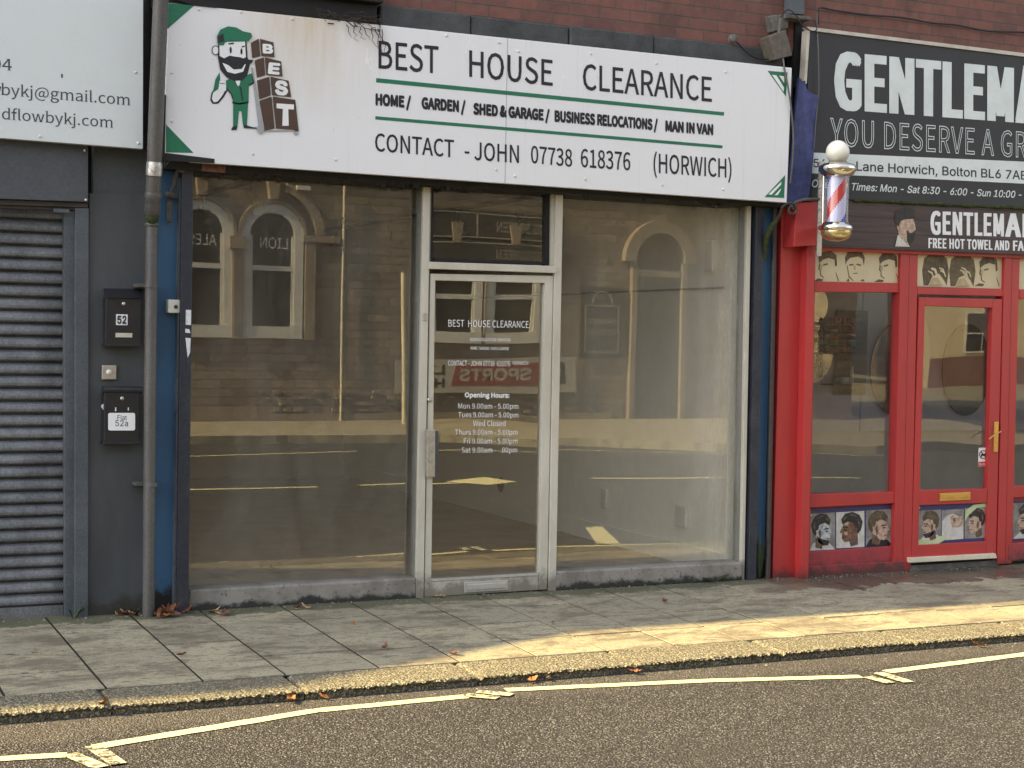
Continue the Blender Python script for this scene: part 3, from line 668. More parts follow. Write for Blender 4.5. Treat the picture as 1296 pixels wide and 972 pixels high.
DT=[('BEST  HOUSE CLEARANCE',(567.4,413.3),(669.2,415),(567.4,404.6),.0,1),('BUSINESS RELOCATIONS / MAN IN VAN',(595,431.4),(645.8,432.2),(595,427.4),.004,1),('HOME / GARDEN / SHED & GARAGE',(595.5,442.4),(644,443.2),(595.5,438.6),.004,1),
 ('CONTACT - JOHN 07738  618376',(567,462.6),(645.8,463.6),(567,456.2),0,1),('HORWICH',(648.8,461.6),(668.4,462),(648.8,457),0,1),('Opening Hours:',(588.2,503),(644.8,503.6),(588.2,496.6),.018,1),
 ('Mon 9.00am - 5.00pm',(580,517),(656,517.4),(580,510.6),0,1),('Tues 9.00am - 5.00pm',(580,528),(656,528.4),(580,521.6),0,1),('Wed Closed',(598.7,538.9),(639.8,539.2),(598.7,532.4),0,1),
 ('Thurs 9.00am - 5.00pm',(576,550),(655,550.2),(576,543.6),0,1),('Fri 9.00am - 5.00pm',(586.9,561.3),(655,561.3),(586.9,554.9),0,1),('Sat 9.00am -   .00pm',(584.3,572.9),(654.5,572.7),(584.3,566.4),0,1)]
for t_,bl,br,tl,bo,sp in DT: text(t_,bl,br,tl,DY,MT['letter_white'],door,bold=bo,space=sp,font='hum')
# torn stickers and key switch
for k,(q) in enumerate((((235.4,392),(242,392.4),(241.6,411.4),(235,411)),((234.6,416),(239.6,416.6),(241,421.6),(234.4,421)),((234.8,427.5),(241.2,428),(240.6,446),(237.6,453)))):
    o=part('sticker',MT['sticker'],lambda m:m.hexa(*q,-.083,.0025),shop)

# ---- left shop
flo=thing('shuttered_shop','dark grey shop at the left with its roller shutter pulled down','shop',(1.3,0,0))
LX0=-4.2
part('brick_wall',MT['brick'],lambda m:[m.box(LX0,X0-.004,.15,.4,3.0,ROOF),m.box(LX0,.1,.15,.4,0,2.999)],flo)
part('roof',MT['roof'],lambda m:m.prism([(LX0,0.01,ROOF),(LX0,10,ROOF),(LX0,5,ROOF+2.2)],(X0-.004-LX0,0,0)),flo)
part('side_wall',MT['brick'],lambda m:m.box(LX0,X0-.02,9.6,9.9,0,ROOF-.003),flo)
part('wall',MT['wallfoot'],lambda m:m.hexa((113.4,244.6),(193,245.6),(190,780),(108,785),-.012,.16),flo)
part('wall',MT['grey_wall'],lambda m:m.hexa((118,184),(190,186),(190,246.5),(118,246),.0,.14),flo)
part('recess',MT['deep'],lambda m:m.hexa((104,180),(119.5,182),(119.5,248),(104,248),.05,.06),flo)  # black strip drawn for the shaded gap beside the wall panel
part('fascia_panel',MT['grey'],lambda m:m.hexa((-40,170.5),(111.6,184.5),(111.6,255.6),(-40,250.2),-.07,.06),flo,.003)
for p in ((107,190.5),(108.6,253)): part('screw',MT['letter_white'],lambda m:m.lathe([(0,.004),(.005,.003),(.007,-.003)],W(*p,-.071),10,axis='y'),flo)
part('shutter_box_lip',MT['timber_brown'],lambda m:[m.hexa((-40,251.2),(111,256.8),(111,262.6),(-40,257.6),-.04,.05),m.hexa((-40,258.4),(111,263.2),(111,266),(-40,262.5),-.02,.05)],flo)
def shut(m):
    xa,xb=W(-60,400,.05).x,W(83.5,400,.05).x; zt=W(40,262,.05).z; n=int((zt-.02)/.0727); Vv=[]; pr=[]
    for i in range(n+1):
        z=zt-i*.0727
        for k in range(8):
            t=(0,.06,.20,.38,.58,.76,.86,.90)[k]; y=(.084,.066,.054,.046,.042,.043,.050,.086)[k]
            pr.append((y,z-t*.0727))
    for y,z in pr: Vv+=[(xa,y,z),(xb,y,z)]
    m.add(Vv,[(2*i,2*i+1,2*i+3,2*i+2) for i in range(len(pr)-1)],0,0,False)
    m.box(xa,xb,.03,.075,-.04,.06)
part('roller_shutter',MT['shutter'],shut,flo)
part('shutter_backing',MT['deep'],lambda m:m.box(W(-60,400,.1).x,W(90,400,.1).x,.09,.12,-.05,2.6),flo)
part('shutter_guide',MT['guide'],lambda m:m.hexa((81,266.5),(95.5,267),(94.5,781),(82.2,782),-.008,.06),flo,.003)
part('shutter_guide',MT['guide'],lambda m:m.hexa((95.2,263),(112.6,263.4),(111.6,783),(94.4,783),-.036,.09),flo,.004)
part('latch',MT['guide'],lambda m:m.hexa((68,263.8),(88,264.6),(88,269.4),(68,268.6),-.055,.02),flo,.002)
# gable building far along the row (out of the frame, it throws the long shadow on the pavement)
gab=thing('gabled_building','tall brick gabled building further along the row to the left','building',(-11,0,0))
part('brick_wall',MT['brick'],lambda m:m.prism([(-22,0,0),(LX0-.01,0,0),(LX0-.01,0,ROOF),(-11,0,10.45),(-14,0,10.45),(-22,0,ROOF)],(0,10,0)),gab)
# ---- barber shop
bar=thing('barber_shop','red framed barber shop with hairstyle posters at the right','shop',(8.2,0,0))
BX1=12.5
part('brick_wall',MT['brick'],lambda m:[m.box(X1+.004,BX1,.02,.3,3.64,ROOF),m.box(9.35,BX1,.02,.3,2.5,3.639),m.box(9.35,BX1,.02,.3,0,.55),m.box(9.35,9.5,.021,.299,.551,2.499),m.box(12.05,BX1,.021,.299,.551,2.499)],bar)
part('cornice',MT['grey_stone'],lambda m:[m.box(6.72+k*.9,6.72+k*.9+.894,-.05+j,.2,3.50,3.634) for k,j in enumerate((0,.006,-.004,.003))],bar,.012)
part('roof',MT['roof'],lambda m:m.prism([(X1+.004,0.01,ROOF),(X1+.004,10,ROOF),(X1+.004,5,ROOF+2.2)],(34,0,0)),bar)
part('recess',MT['deep'],lambda m:m.hexa((999,20),(1030,22),(1030,262),(992,262),.06,.1),bar)  # shade of the gap column, made as black slabs here and next
part('recess',MT['black'],lambda m:m.hexa((1007,25),(1017,26),(1013,110),(1004,110),.0,.05),bar)
part('pilaster',MT['red'],lambda m:m.hexa((990,255),(1024,257),(1016,740),(977.6,739),-.02,.2),bar,.004,label='red painted pilaster beside the blue strip')
part('post',MT['red'],lambda m:m.hexa((1022,300),(1032,300),(1023,738),(1013.2,738.5),-.1,.078),bar,.003)
part('block',MT['red'],lambda m:m.hexa((1008,256.5),(1035.2,254.5),(1034,310.5),(1004.6,312.5),-.15,.13),bar,.004)
part('lead_strip',MT['cable_grey'],lambda m:m.tube([W(1000,262,-.16),W(1008,255,-.16),W(1018,252.5,-.16),W(1037,252,-.16)],.012,6),bar)
BY=-.02
part('frame_bar',MT['red'],lambda m:[m.hexa((1030,311.4),(1335,323.5),(1335,328.6),(1030,316.6),-.05,.1)],bar,.003)
part('frame_bar',MT['red'],lambda m:[m.hexa((1031,356),(1142,358.3),(1139,370.2),(1030.5,369.4),BY,.08)],bar,.004)
part('frame_bar',MT['red'],lambda m:[m.hexa((1161,363.2),(1272,365.6),(1270,375),(1161,372.6),BY-.004,.08)],bar,.004)
part('frame_bar',MT['red'],lambda m:[m.hexa((1290,366),(1335,367),(1335,379),(1290,378.6),BY,.08)],bar,.004)
part('frame_post',MT['red'],lambda m:[m.hexa((1140,317),(1151,318),(1142,725),(1131,726),BY-.012,.09),m.hexa((1151,318),(1162,320),(1153,722),(1142,725),BY-.006,.09)],bar,.003)
part('frame_post',MT['red'],lambda m:[m.hexa((1271.6,321),(1281,321.5),(1272,714),(1262.6,714),BY-.012,.09),m.hexa((1281,321.5),(1291,322),(1280.6,713),(1272,714),BY-.006,.09)],bar,.003)
part('frame_post',MT['red'],lambda m:[m.hexa((1020,300),(1032.6,300),(1024.6,735),(1012,735),-.005,.09)],bar)
part('frame_bar',MT['red'],lambda m:[m.hexa((1025,625.6),(1133,622.4),(1132.5,637),(1024.6,642.6),BY-.002,.08)],bar,.004)
part('frame_bar',MT['red_dull'],lambda m:[m.hexa((1023.6,698.8),(1131.6,691),(1131,710),(1023,716.4),BY+.008,.06)],bar,.004)
part('plinth_board',MT['red_dull'],lambda m:[m.hexa((1022,716.2),(1145,710.2),(1144.4,727),(1022,734.5),-.045,.1)],bar,.004)
part('frame_bar',MT['red'],lambda m:[m.hexa((1279,615.6),(1340,613),(1340,627),(1279,630),BY-.002,.08)],bar,.004)
part('plinth_board',MT['red_dull'],lambda m:[m.hexa((1277,688),(1340,684),(1340,704),(1277,709.5),-.03,.1)],bar,.004)
for q in (((1020,636),(1140,632),(1140,702),(1020,706)),((1275,622),(1340,620),(1340,692),(1275,694))): part('panel',MT['red_dull'],lambda m:m.hexa(*q,.02,.03),bar)
pane('window_pane',MT['glass_barber'],((1026,366),(1143,368),(1136,626),(1020,630)),.035,bar)
pane('window_pane',MT['glass_barber'],((1286,376),(1340,377),(1340,620),(1276,622)),.035,bar)
part('window_pane',MT['glass_barber'],lambda m:m.box(9.5,12.05,.10,.106,.55,2.5),bar)  # unseen window and its post, added to bring daylight into the room
part('frame_post',MT['red'],lambda m:[m.box(10.7,10.8,.06,.16,.552,2.498)],bar)
bdoor=part('door',MT['red'],lambda m:[m.hexa((1163.4,376),(1171,376.2),(1162,708),(1153.8,708.4),-.028,.05),m.hexa((1256.4,378.4),(1268.6,378.7),(1260.6,702.4),(1248,703),-.028,.05),
   m.hexa((1171,376.3),(1256.4,378.4),(1256.2,389.6),(1170.6,387),-.029,.05),m.hexa((1163,620.6),(1249.6,618.4),(1249,636.4),(1162.4,639.6),-.029,.05),
   m.hexa((1161.2,689.8),(1248.4,685.4),(1248,703),(1161,708),-.029,.05),m.hexa((1160,634),(1252,630),(1252,692),(1160,696),.0,.02)],bar,.003,label='red framed glass door with a brass handle')
pane('door_glass',MT['glass_barber'],((1168,383),(1260,386),(1252,624),(1160,626)),.01,bdoor)
part('letter_plate',MT['brass'],lambda m:[m.hexa((1189.6,624.4),(1228.4,622.6),(1228.4,632.6),(1189.6,634.4),-.036,.007),m.hexa((1191,626),(1227,624.4),(1227,629.6),(1191,631.2),-.040,.005)],bdoor,.002)
part('door_handle',MT['brass'],lambda m:[m.hexa((1258.8,534),(1264,533.6),(1263,572),(1257.8,572),-.037,.009),m.tube([W(1261.4,549,-.04),W(1261.4,549,-.075),W(1255,553,-.08),W(1252,556,-.078)],.0065,8),m.tube([W(1261.6,549,-.075),W(1267,546,-.08)],.006,8)],bdoor,.002)
part('pilaster',MT['red'],lambda m:m.hexa((1336,322),(1400,325),(1390,722),(1327,720),-.02,.2),bar,.004)
part('door_sill',MT['cream_sill'],lambda m:m.hexa((1151.6,706.2),(1260.6,700.6),(1262.4,706.6),(1152.2,712.4),-.06,.06),bdoor,.003)
part('threshold',MT['grey_stone'],lambda m:m.hexa((1150,716),(1264,709),(1264,716),(1150,724),-.02,.1),bar)
part('room',[MT['room_dark']],lambda m:[m.box(6.62,6.70,.12,3.3,0,2.95),m.box(6.7,12.3,3.2,3.3,0,2.95),m.box(12.2,12.3,.31,3.2,0,2.95),m.box(6.62,12.3,.12,3.3,2.951,3.0),m.box(6.6,12.3,.11,3.3,-.05,.015)],bar)
part('wall_panel',MT['shop_lilac'],lambda m:m.box(W(1018,400,3.1).x,W(1095,400,3.1).x,3.15,3.19,.8,2.35),bar)
part('wall_panel',MT['shop_lilac'],lambda m:[m.box(W(1096,400,3.1).x,12.1,3.14,3.19,.8,2.35)],bar)
def oval(name,c,rx,ry,Y):
    C=W(*c,Y); k=W(c[0]+rx,c[1],Y).x-C.x; kz=C.z-W(c[0],c[1]+ry,Y).z
    part(name,MT['mirror'],lambda m:m.prism([(C.x+k*math.cos(a),Y,C.z+kz*math.sin(a)) for a in [2*math.pi*i/40 for i in range(40)]],(0,.02,0)),bar)
oval('wall_mirror',(1136,468),33,58,3.1); oval('wall_mirror',(1027,447),27,38,3.1); oval('wall_mirror',(1034,386),14,22,3.1); oval('wall_mirror',(1224,468),30,58,3.1)
for t_,a,b_,y0,y1 in (('BAR',1048.5,1030,443,415),('SH',1042,1030,477,449)):
    text(t_,(a,y0),(b_,y0),(a,y1),3.09,MT['barber_white'],bar,outline=.012)  # reversed letters drawn on the mirror in place of a reflection
# shelf unit with products
def rectY(m,x0,y0,x1,y1,Y,d,mi=0): m.rect(x0,y0,x1,y1,Y,d,mi)
shelf=thing('shelf_unit','brown wooden wall shelf of hair products inside the barber window','shelf',W(1078,490,3.0))
part('back_panel',MT['shelf_wood'],lambda m:m.rect(1060,392,1096,500,3.12,.02),shelf)
for y in (410.5,421,447,486): part('shelf_board',MT['shelf_wood'],lambda m:m.rect(1052,y,1096,y+2,2.95,.17),shelf,.003)
cols={'r':(.45,.05,.04),'w':(.7,.7,.68),'k':(.03,.03,.035),'g':(.1,.35,.08),'b':(.06,.09,.25),'o':(.5,.2,.05),'c':(.35,.55,.6)}
for k,c in cols.items(): MT['prod_'+k]=paint('product label '+k,c,None,.35,9,bump=0)
prods=[]
for i,(k) in enumerate('rorrbrr'): prods.append((1053.5+i*5.2,410,4.2,9 if i%2 else 8,k))
for i,(k) in enumerate('rorrror'): prods.append((1054+i*5.2,420.6,4.2,8,k))
for x,seq in ((1053,'wkrogbr'),(1064,'krkrk'),(1075.5,'rwkcgkb')):
    y=446.6
    for k in reversed(seq): prods.append((x,y,10,4 ,k)); y-=4.3
prods+=[(1062,485.6,16,8,'c'),(1078.6,485.6,5,22,'w')]
for x,y,wd,h,k in prods:
    m=MB(); a=W(x,y,2.98); b_=W(x+wd,y-h,2.98); cx=(a.x+b_.x)/2; r=(b_.x-a.x)/2; H=b_.z-a.z
    m.lathe([(0,0),(r,0),(r,H*.78),(r*.8,H*.84),(r*.8,H),(0,H)],(cx,3.02,a.z),12)
    tag(m.build('hair_product',MT['prod_'+k],base=(cx,3.02,a.z)),'small jar or tub of hair product standing on the barber shop shelf','jar','hair products on the barber shelf')
# low terrace on to the right (its wall keeps the row going)
row=thing('terrace_row','brick terrace continuing beyond the barber shop','building',(30,0,0))
part('brick_wall',MT['brick'],lambda m:m.box(BX1+.01,45,.02,9.9,0,ROOF),row)

# ------------------------------------------------------------------ signs
SY=-.20
sg=thing('shop_sign','long white shop sign with a bearded man emblem and green corner triangles','sign',(4.3,-.17,3.0))
part('panel',MT['stained'],lambda m:m.hexa((213,3.5),(1002.3,85.8),(995.7,256.5),(208,202.8),SY,.045),sg,.003)
for k,q in enumerate((((211.4,-4),(274,2.5),(274,10),(247,7)),((209.6,193.4),(271.6,201),(271.4,206.4),(207.6,203.2)),((206.6,120),(209.6,120),(208.6,203),(205.8,203)))): part('edge_trim',MT['black'],lambda m:m.hexa(*q,SY-.006-.001*k,.05),sg)
def polyp(name,mat,pts,parent,Y,d=.0008):
    m=MB(); m.prism([W(x,y,Y) for x,y in pts],(0,d,0)); return m.build(name,mat,parent)
for pts in (((213.5,4),(246,6.8),(211.6,37)),((210.2,157.5),(245,193.6),(210,192.8))): polyp('corner_triangle',MT['green'],pts,sg,SY-.0012)
for outer,s1,s2 in ((((971.5,89.5),(996.8,91.7),(994.6,122)),((977,94.5),(982.6,95.3),(992.4,111),(991.6,116)),((986.3,95.7),(992.5,96.5),(992.5,105))),
                    (((967.8,249.4),(992.5,250.6),(993.7,221.6)),((972.5,246),(976.7,246.5),(988.7,233.6),(988.9,230)),((980.3,247),(984.4,247),(988,240.8),(988.3,238.7)))):
    o=polyp('corner_triangle',MT['green'],outer,sg,SY-.0012); polyp('stripe',MT['letter_white'],s1,o,SY-.0024); polyp('stripe',MT['letter_white'],s2,o,SY-.0024)
polyp('seam',MT['vgrey'],((642.2,47.6),(642.9,47.6),(639.4,231.6),(638.7,231.6)),sg,SY-.0011)
polyp('green_line',MT['green'],((476.2,98.8),(916.6,142),(916.2,146.4),(476,104.2)),sg,SY-.0012)
polyp('green_line',MT['green'],((475.2,147),(914.6,184),(914.2,187.8),(475,151.2)),sg,SY-.0012)
TY=SY-.0014
ST=[('BEST',(479,86.6),(555,93.4),(479,51.2),.0),('HOUSE',(593.8,97.2),(699.6,109),(593.8,63.4),.0),('CLEARANCE',(737.6,113.4),(901,129.2),(737.6,80.6),.0),
 ('HOME /',(475.2,133.4),(520.4,137.2),(475.2,118),.022),('GARDEN /',(533.4,138),(589.4,143),(533.4,122.6),.022),('SHED & GARAGE /',(598.8,145),(695.8,153.6),(598.8,130),.022),('BUSINESS RELOCATIONS /',(701.8,154.2),(832.6,165.4),(701.8,139.4),.022),('MAN IN VAN',(842,166.6),(902.8,171.4),(842,152.2),.022),
 ('CONTACT',(474.6,191.2),(574.6,199.4),(474.6,168.4),.0),('- JOHN',(588,201.6),(656.8,206.6),(588,178.6),0),('07738',(672,206.4),(724.2,211.2),(672,184.2),0),('618376',(735,211.4),(797.8,215.8),(735,188.2),0),('(HORWICH)',(827,218.6),(925.8,225.4),(827,194),0)]
for t_,bl,br,tl,bo in ST: text(t_,bl,br,tl,TY,MT['ink'],sg,bold=bo+.004,font='hum')
for p in ((252,12),(305,15),(217,92),(218,154),(320,195),(370,24),(425,202),(565,45),(632,54),(656,65),(748,68),(628,215),(652,223),(741,227),(831,80),(918,91),(838,234),(915,240)):
    part('screw',MT['plastic_white'],lambda m:m.lathe([(0,.005),(.006,.0045),(.009,.001),(.009,-.002)],W(*p,SY-.001),10,axis='y'),sg)
# emblem: a bearded removal man in green leaning on a stack of boxes on a sack truck
def E_(x,y): return (250+x/5.72,20+y/5.72)
em=thing('emblem_root','','',(0,0,0)); bpy.data.objects.remove(em)
def ep(name,mat,pts,k): return polyp(name,mat,[E_(*p) for p in pts],sg,SY-.0010-.0008*k,.0006)
def ell(cx,cy,rx,ry,n=20,a0=0,a1=360): return [(cx+rx*math.cos(R(a0+(a1-a0)*i/n)),cy+ry*math.sin(R(a0+(a1-a0)*i/n))) for i in range(n if a1-a0==360 else n+1)]
WT=MT['letter_white']; IK=MT['ink']; GRN=MT['green']; BRN=MT['brown']
ep('man_emblem',IK,[(150,470),(100,560),(92,610),(110,638),(150,636),(190,590),(215,545),(205,480)],1)
ep('man_emblem',WT,[(152,480),(112,560),(104,600),(118,626),(146,620),(178,580),(206,530),(200,490)],2)
ep('man_emblem',GRN,[(160,410),(130,460),(118,520),(108,560),(150,530),(165,470)],3)
ep('man_emblem',WT,[(160,470),(205,478),(208,540),(170,560),(152,535)],4); ep('man_emblem',IK,[(163,485),(200,490),(200,494),(163,490)],5)
ep('man_emblem',GRN,[(205,470),(250,440),(330,440),(395,415),(410,480),(372,500),(370,625),(300,640),(260,625),(240,560),(208,535)],3)
ep('man_emblem',IK,[(250,618),(300,632),(370,618),(368,632),(300,644),(254,634)],4)
ep('man_emblem',GRN,[(258,634),(366,628),(358,795),(330,795),(318,690),(300,690),(290,800),(258,800)],4)
ep('man_emblem',IK,[(258,798),(290,800),(282,826),(244,828),(246,818)],5); ep('man_emblem',IK,[(332,790),(360,794),(400,806),(430,808),(428,818),(336,812)],5)
ep('man_emblem',WT,[(272,462),(310,470),(300,515),(286,500)],5); ep('man_emblem',IK,[(210,520),(248,560),(262,612),(256,614),(240,566),(206,530)],5)
ep('man_emblem',IK,[(290,496),(318,520),(330,610),(322,612),(310,528)],5); ep('man_emblem',IK,[(368,495),(412,478),(410,488),(374,508)],5)
ep('man_emblem',IK,ell(131,250,28,36),4); ep('man_emblem',WT,ell(131,250,22,29),5)
ep('man_emblem',IK,[(150,180),(355,180),(362,300),(380,350),(360,430),(320,470),(270,470),(210,445),(165,390),(148,300)],5)
ep('man_emblem',WT,[(158,190),(344,186),(350,300),(300,320),(250,296),(200,312),(160,290)],6)
ep('man_emblem',WT,[(180,340),(230,360),(290,365),(350,350),(330,405),(270,420),(215,405)],7); ep('man_emblem',IK,[(225,358),(290,350),(345,346),(320,384),(262,388)],8)
ep('man_emblem',IK,[(178,316),(232,288),(275,296),(310,300),(350,316),(405,318),(392,345),(350,350),(290,346),(230,356),(190,340)],8)
ep('man_emblem',GRN,[(148,212),(140,150),(165,100),(220,76),(280,84),(330,112),(388,124),(396,152),(372,182),(318,186),(240,180),(200,194),(188,214)],9)
ep('man_emblem',IK,[(148,150),(185,126),(196,185),(146,200)],10); ep('man_emblem',IK,ell(240,248,8,24),8); ep('man_emblem',IK,ell(318,258,8,22),8)
ep('man_emblem',IK,[(222,200),(262,192),(264,204),(226,208)],8); ep('man_emblem',IK,[(318,222),(342,214),(342,224),(322,230)],8)
ep('sack_truck_emblem',MT['vgrey'],[(388,375),(402,375),(470,790),(440,790)],3); ep('sack_truck_emblem',MT['vgrey'],ell(458,816,25,40),9); ep('sack_truck_emblem',MT['vgrey'],ell(714,846,18,20),4); ep('sack_truck_emblem',MT['vgrey'],[(470,828),(735,826),(735,836),(470,840)],4)
for k,(l,r,t_,q) in enumerate((([(386,195),(444,165),(455,292),(396,306)],[(452,166),(550,192),(558,300),(463,290)],'B',((472,272),(548,276),(470,202))),
   ([(414,322),(480,300),(490,430),(430,448)],[(488,300),(606,330),(616,440),(498,428)],'E',((508,420),(594,428),(516,336))),
   ([(430,468),(520,440),(530,575),(448,606)],[(528,440),(660,470),(678,588),(540,575)],'S',((560,572),(656,578),(558,466))),
   ([(448,615),(536,585),(558,816),(486,832)],[(544,584),(708,608),(732,828),(568,816)],'T',((600,796),(690,798),(592,634))))):
    ep('box_emblem',BRN,l,6); ep('box_emblem',BRN,r,6)
    Y_=SY-.0010-.0008*7
    if t_=='T':
        ep('box_letter',WT,[(572,634),(698,642),(698,678),(657,676),(660,796),(614,796),(618,674),(572,668)],7)
    else: text(t_,E_(*q[0]),E_(*q[1]),E_(*q[2]),Y_,WT,sg,name='box_letter',bold=.045)

ls=thing('shop_sign','pale shop sign with a web and a mail address in grey letters above the shutter','sign',(1.2,-.12,3.2))
part('panel',MT['panel_white'],lambda m:m.hexa((-60,-40),(181.4,-20),(181,188.6),(-60,170.2),-.15,.05),ls,.003)
for p in ((171.5,91.5),(175,181.5),(50.5,172.5)): part('screw',MT['plastic_white'],lambda m:m.lathe([(0,.005),(.006,.0045),(.009,.001),(.009,-.002)],W(*p,-.151),10,axis='y'),ls)
for p in ((78,96),): part('scuff',MT['ink_grey'],lambda m:m.rect(77.4,93.4,79.4,98.4,-.1515,.001),ls)
for t_,bl,br,tl in (('04',(-10,87.6),(14.8,89.2),(-10,73.2)),('w',(-14,118.6),(1.6,119.6),(-14,105)),('bykj@gmail.com',(2.4,120.0),(163.8,133.2),(2.4,106)),('dflowbykj.com',(2.4,150.6),(142.2,161.6),(2.4,137))):
    text(t_,bl,br,tl,-.1514,MT['ink_grey'],ls,space=1.0,font='hum',serif=True)

bs=thing('shop_sign','large charcoal barber sign with pale capitals and a pale address strip','sign',(8.2,-.08,3.0))
part('panel',MT['board_dark'],lambda m:m.hexa((1024,38),(1400,83.8),(1400,266.6),(1018.6,250),-.10,.05),bs)
part('trim',MT['beige'],lambda m:[m.hexa((1021.6,33.6),(1400,79.9),(1400,84.3),(1025,38.4),-.112,.06),m.hexa((1021.6,38.2),(1025.2,38.4),(1021,106),(1017.6,106),-.111,.06)],bs)
part('address_strip',MT['barber_white'],lambda m:m.hexa((1026.8,193),(1400,209),(1400,237.6),(1022,219),-.1018,.0014),bs)
BT=[('GENTLEM',(1055.7,138),(1283,155),(1055.7,64.8),(.029,.007),1.05),('AN',(1285,155.2),(1345,160),(1285,81.6),(.029,.007),1.05)]
for t_,bl,br,tl,bo,sp in BT: text(t_,bl,br,tl,-.1022,MT['barber_white'],bs,bold=bo,space=sp,font='hum')
text('YOU DESERVE A GR',(1050.7,183.6),(1299,199.4),(1050.7,149.6),-.1022,MT['barber_white'],bs,outline=.0044,space=1.03,font='hum')
for t_,bl,br,tl,bo in (('56',(1029.5,211.6),(1045,212.6),(1029.5,200.6),.01),('Lee',(1049,213),(1079.5,215.4),(1049,202),.01),('Lane Horwich, Bolton BL6 7AE',(1083.7,216),(1299,227.6),(1083.7,204.2),.01)):
    text(t_,bl,br,tl,-.1028,MT['ink'],bs,bold=bo)
for t_,bl,br,tl in (('Opening',(1027.5,236.8),(1073,239.6),(1027.5,227)),('Times: Mon - Sat 8:30 - 6:00 - Sun 10:00 - 3:00',(1078,240.8),(1318,252),(1078,231.4))):
    text(t_,bl,br,tl,-.1022,MT['barber_white'],bs,bold=.012,shear=.22)
b2=thing('shop_sign','dark plank patterned barber sign with a bearded man and white capitals above the red door','sign',(8.2,-.06,2.6))
part('panel',MT['planks'],lambda m:m.hexa((1034,252.5),(1400,268.6),(1400,326.8),(1030,311.6),-.085,.06),b2)
part('moss_edge',MT['moss'],lambda m:[m.tube([W(x,251+ (x-1040)*.047+random.uniform(-.5,1.2),-.095) for x in range(1080,1330,6)],[random.uniform(.006,.018) for x in range(1080,1330,6)],6)],b2)
text('GENTLEM',(1177.5,296.6),(1270.6,299.4),(1177.5,267),-.0866,MT['letter_white'],b2,bold=(.023,.006),space=1.06,font='hum')
text('AN',(1272,299.6),(1312,301),(1272,269.6),-.0866,MT['letter_white'],b2,bold=(.023,.006),space=1.06,font='hum')
text('FREE HOT TOWEL AND',(1175,313.9),(1277.6,317),(1175,301.2),-.0866,MT['letter_white'],b2,bold=(.023,.006),space=1.06,font='hum')
text('FACIAL',(1282,317.2),(1322,318.4),(1282,304.4),-.0866,MT['letter_white'],b2,bold=(.023,.006),space=1.06,font='hum')
def poly_on(parent,Y):
    def f(name,mat,pts,k=1): return polyp(name,mat,pts,parent,Y-.0008*k,.0006)
    return f
f=poly_on(b2,-.0856)
f('man_portrait',MT['ink'],((1131,312),(1134,302),(1143,296),(1152,312.5)),1)
f('man_portrait',MT['pwhite'],((1133,311.8),(1136.5,297),(1146,302),(1151.5,312.4)),2)
f('man_portrait',MT['skin_a'],((1134.5,283),(1138,278),(1156,277),(1158,284),(1159,290.5),(1156,293),(1148,302),(1150,311),(1139,300),(1137.5,296)),3)
f('man_portrait',MT['hair'],((1131.6,276),(1134,268),(1140,263.6),(1150,262.4),(1158,265),(1158,277),(1150,274),(1140,280),(1137,287),(1134,284)),4)
f('man_portrait',MT['hair'],((1147.5,291),(1152,295),(1158,293.4),(1158,302),(1153,309.5),(1148,306)),4)
f('man_portrait',MT['skin_a'],((1141.5,285),(1145,284),(1145.4,291),(1142.5,293)),5)


# ------------------------------------------------------------------ wall furniture
def mount(name,label,cat,p,Y,group=None): return thing(name,label,cat,W(*p,Y),group)
mb1=mount('letter_box','black letter box with a white number 52 sticker beside the drainpipe','letter box',(156,437),-.10)
part('body',MT['box_black'],lambda m:m.hexa((134,376),(179.6,377),(179,436.6),(133.4,437),-.10,.085),mb1,.004)
part('lid',MT['box_black'],lambda m:m.prism([W(132.5,376.8,-.115),W(180.4,377.6,-.115),W(180.2,366.8,-.03),W(131.6,366,-.03)],(0,.012,.006)),mb1,.003)
part('base_lip',MT['box_black'],lambda m:m.hexa((132.6,435.4),(180,435),(180,438.4),(132.6,438.8),-.112,.1),mb1,.002)
part('lock',MT['steel'],lambda m:m.lathe([(0,.006),(.008,.006),(.011,0)],W(156.6,384.4,-.101),14,axis='y'),mb1)
n=part('number_sticker',MT['sticker'],lambda m:m.hexa((147,397.6),(161.6,398),(161.4,411.6),(146.8,411.4),-.102,.0015),mb1)
text('52',(148.4,409.8),(160.2,410),(148.4,399.4),-.1032,MT['ink'],mb1,bold=.03)
part('name_plate',MT['beige'],lambda m:m.hexa((146.4,421.2),(167.6,421.6),(167.4,427),(146.2,426.8),-.102,.0015),mb1)
mb2=mount('letter_box','black letter box with a rounded white plate reading Flat 52a','letter box',(155,562),-.10)
part('body',MT['box_black'],lambda m:m.hexa((132,496),(177.6,496.6),(177,560.4),(131.4,561.2),-.10,.085),mb2,.004)
part('lid',MT['box_black'],lambda m:m.tube([W(129.4,493.4,-.085),W(179.4,494,-.085)],.022,14),mb2)
part('base_lip',MT['box_black'],lambda m:m.hexa((130.4,559.4),(178,558.6),(178,562),(130.4,562.8),-.112,.1),mb2,.002)
part('lock',MT['steel'],lambda m:m.lathe([(0,.006),(.008,.006),(.011,0)],W(154.6,504.2,-.101),14,axis='y'),mb2)
def rrect(x0,y0,x1,y1,r):
    out=[]
    for cx,cy,a in ((x1-r,y0+r,-90),(x1-r,y1-r,0),(x0+r,y1-r,90),(x0+r,y0+r,180)):
        out+=[(cx+r*math.cos(R(a+k*22.5)),cy+r*math.sin(R(a+k*22.5))) for k in range(5)]
    return out
n=part('flat_plate',MT['letter_white'],lambda m:m.prism([W(x,y,-.103) for x,y in rrect(137,522.6,171,544.8,2.4)],(0,.0025,0)),mb2)
text('Flat',(148.6,531.4),(160.6,531.6),(148.6,525.2),-.1044,MT['ink_grey'],mb2)
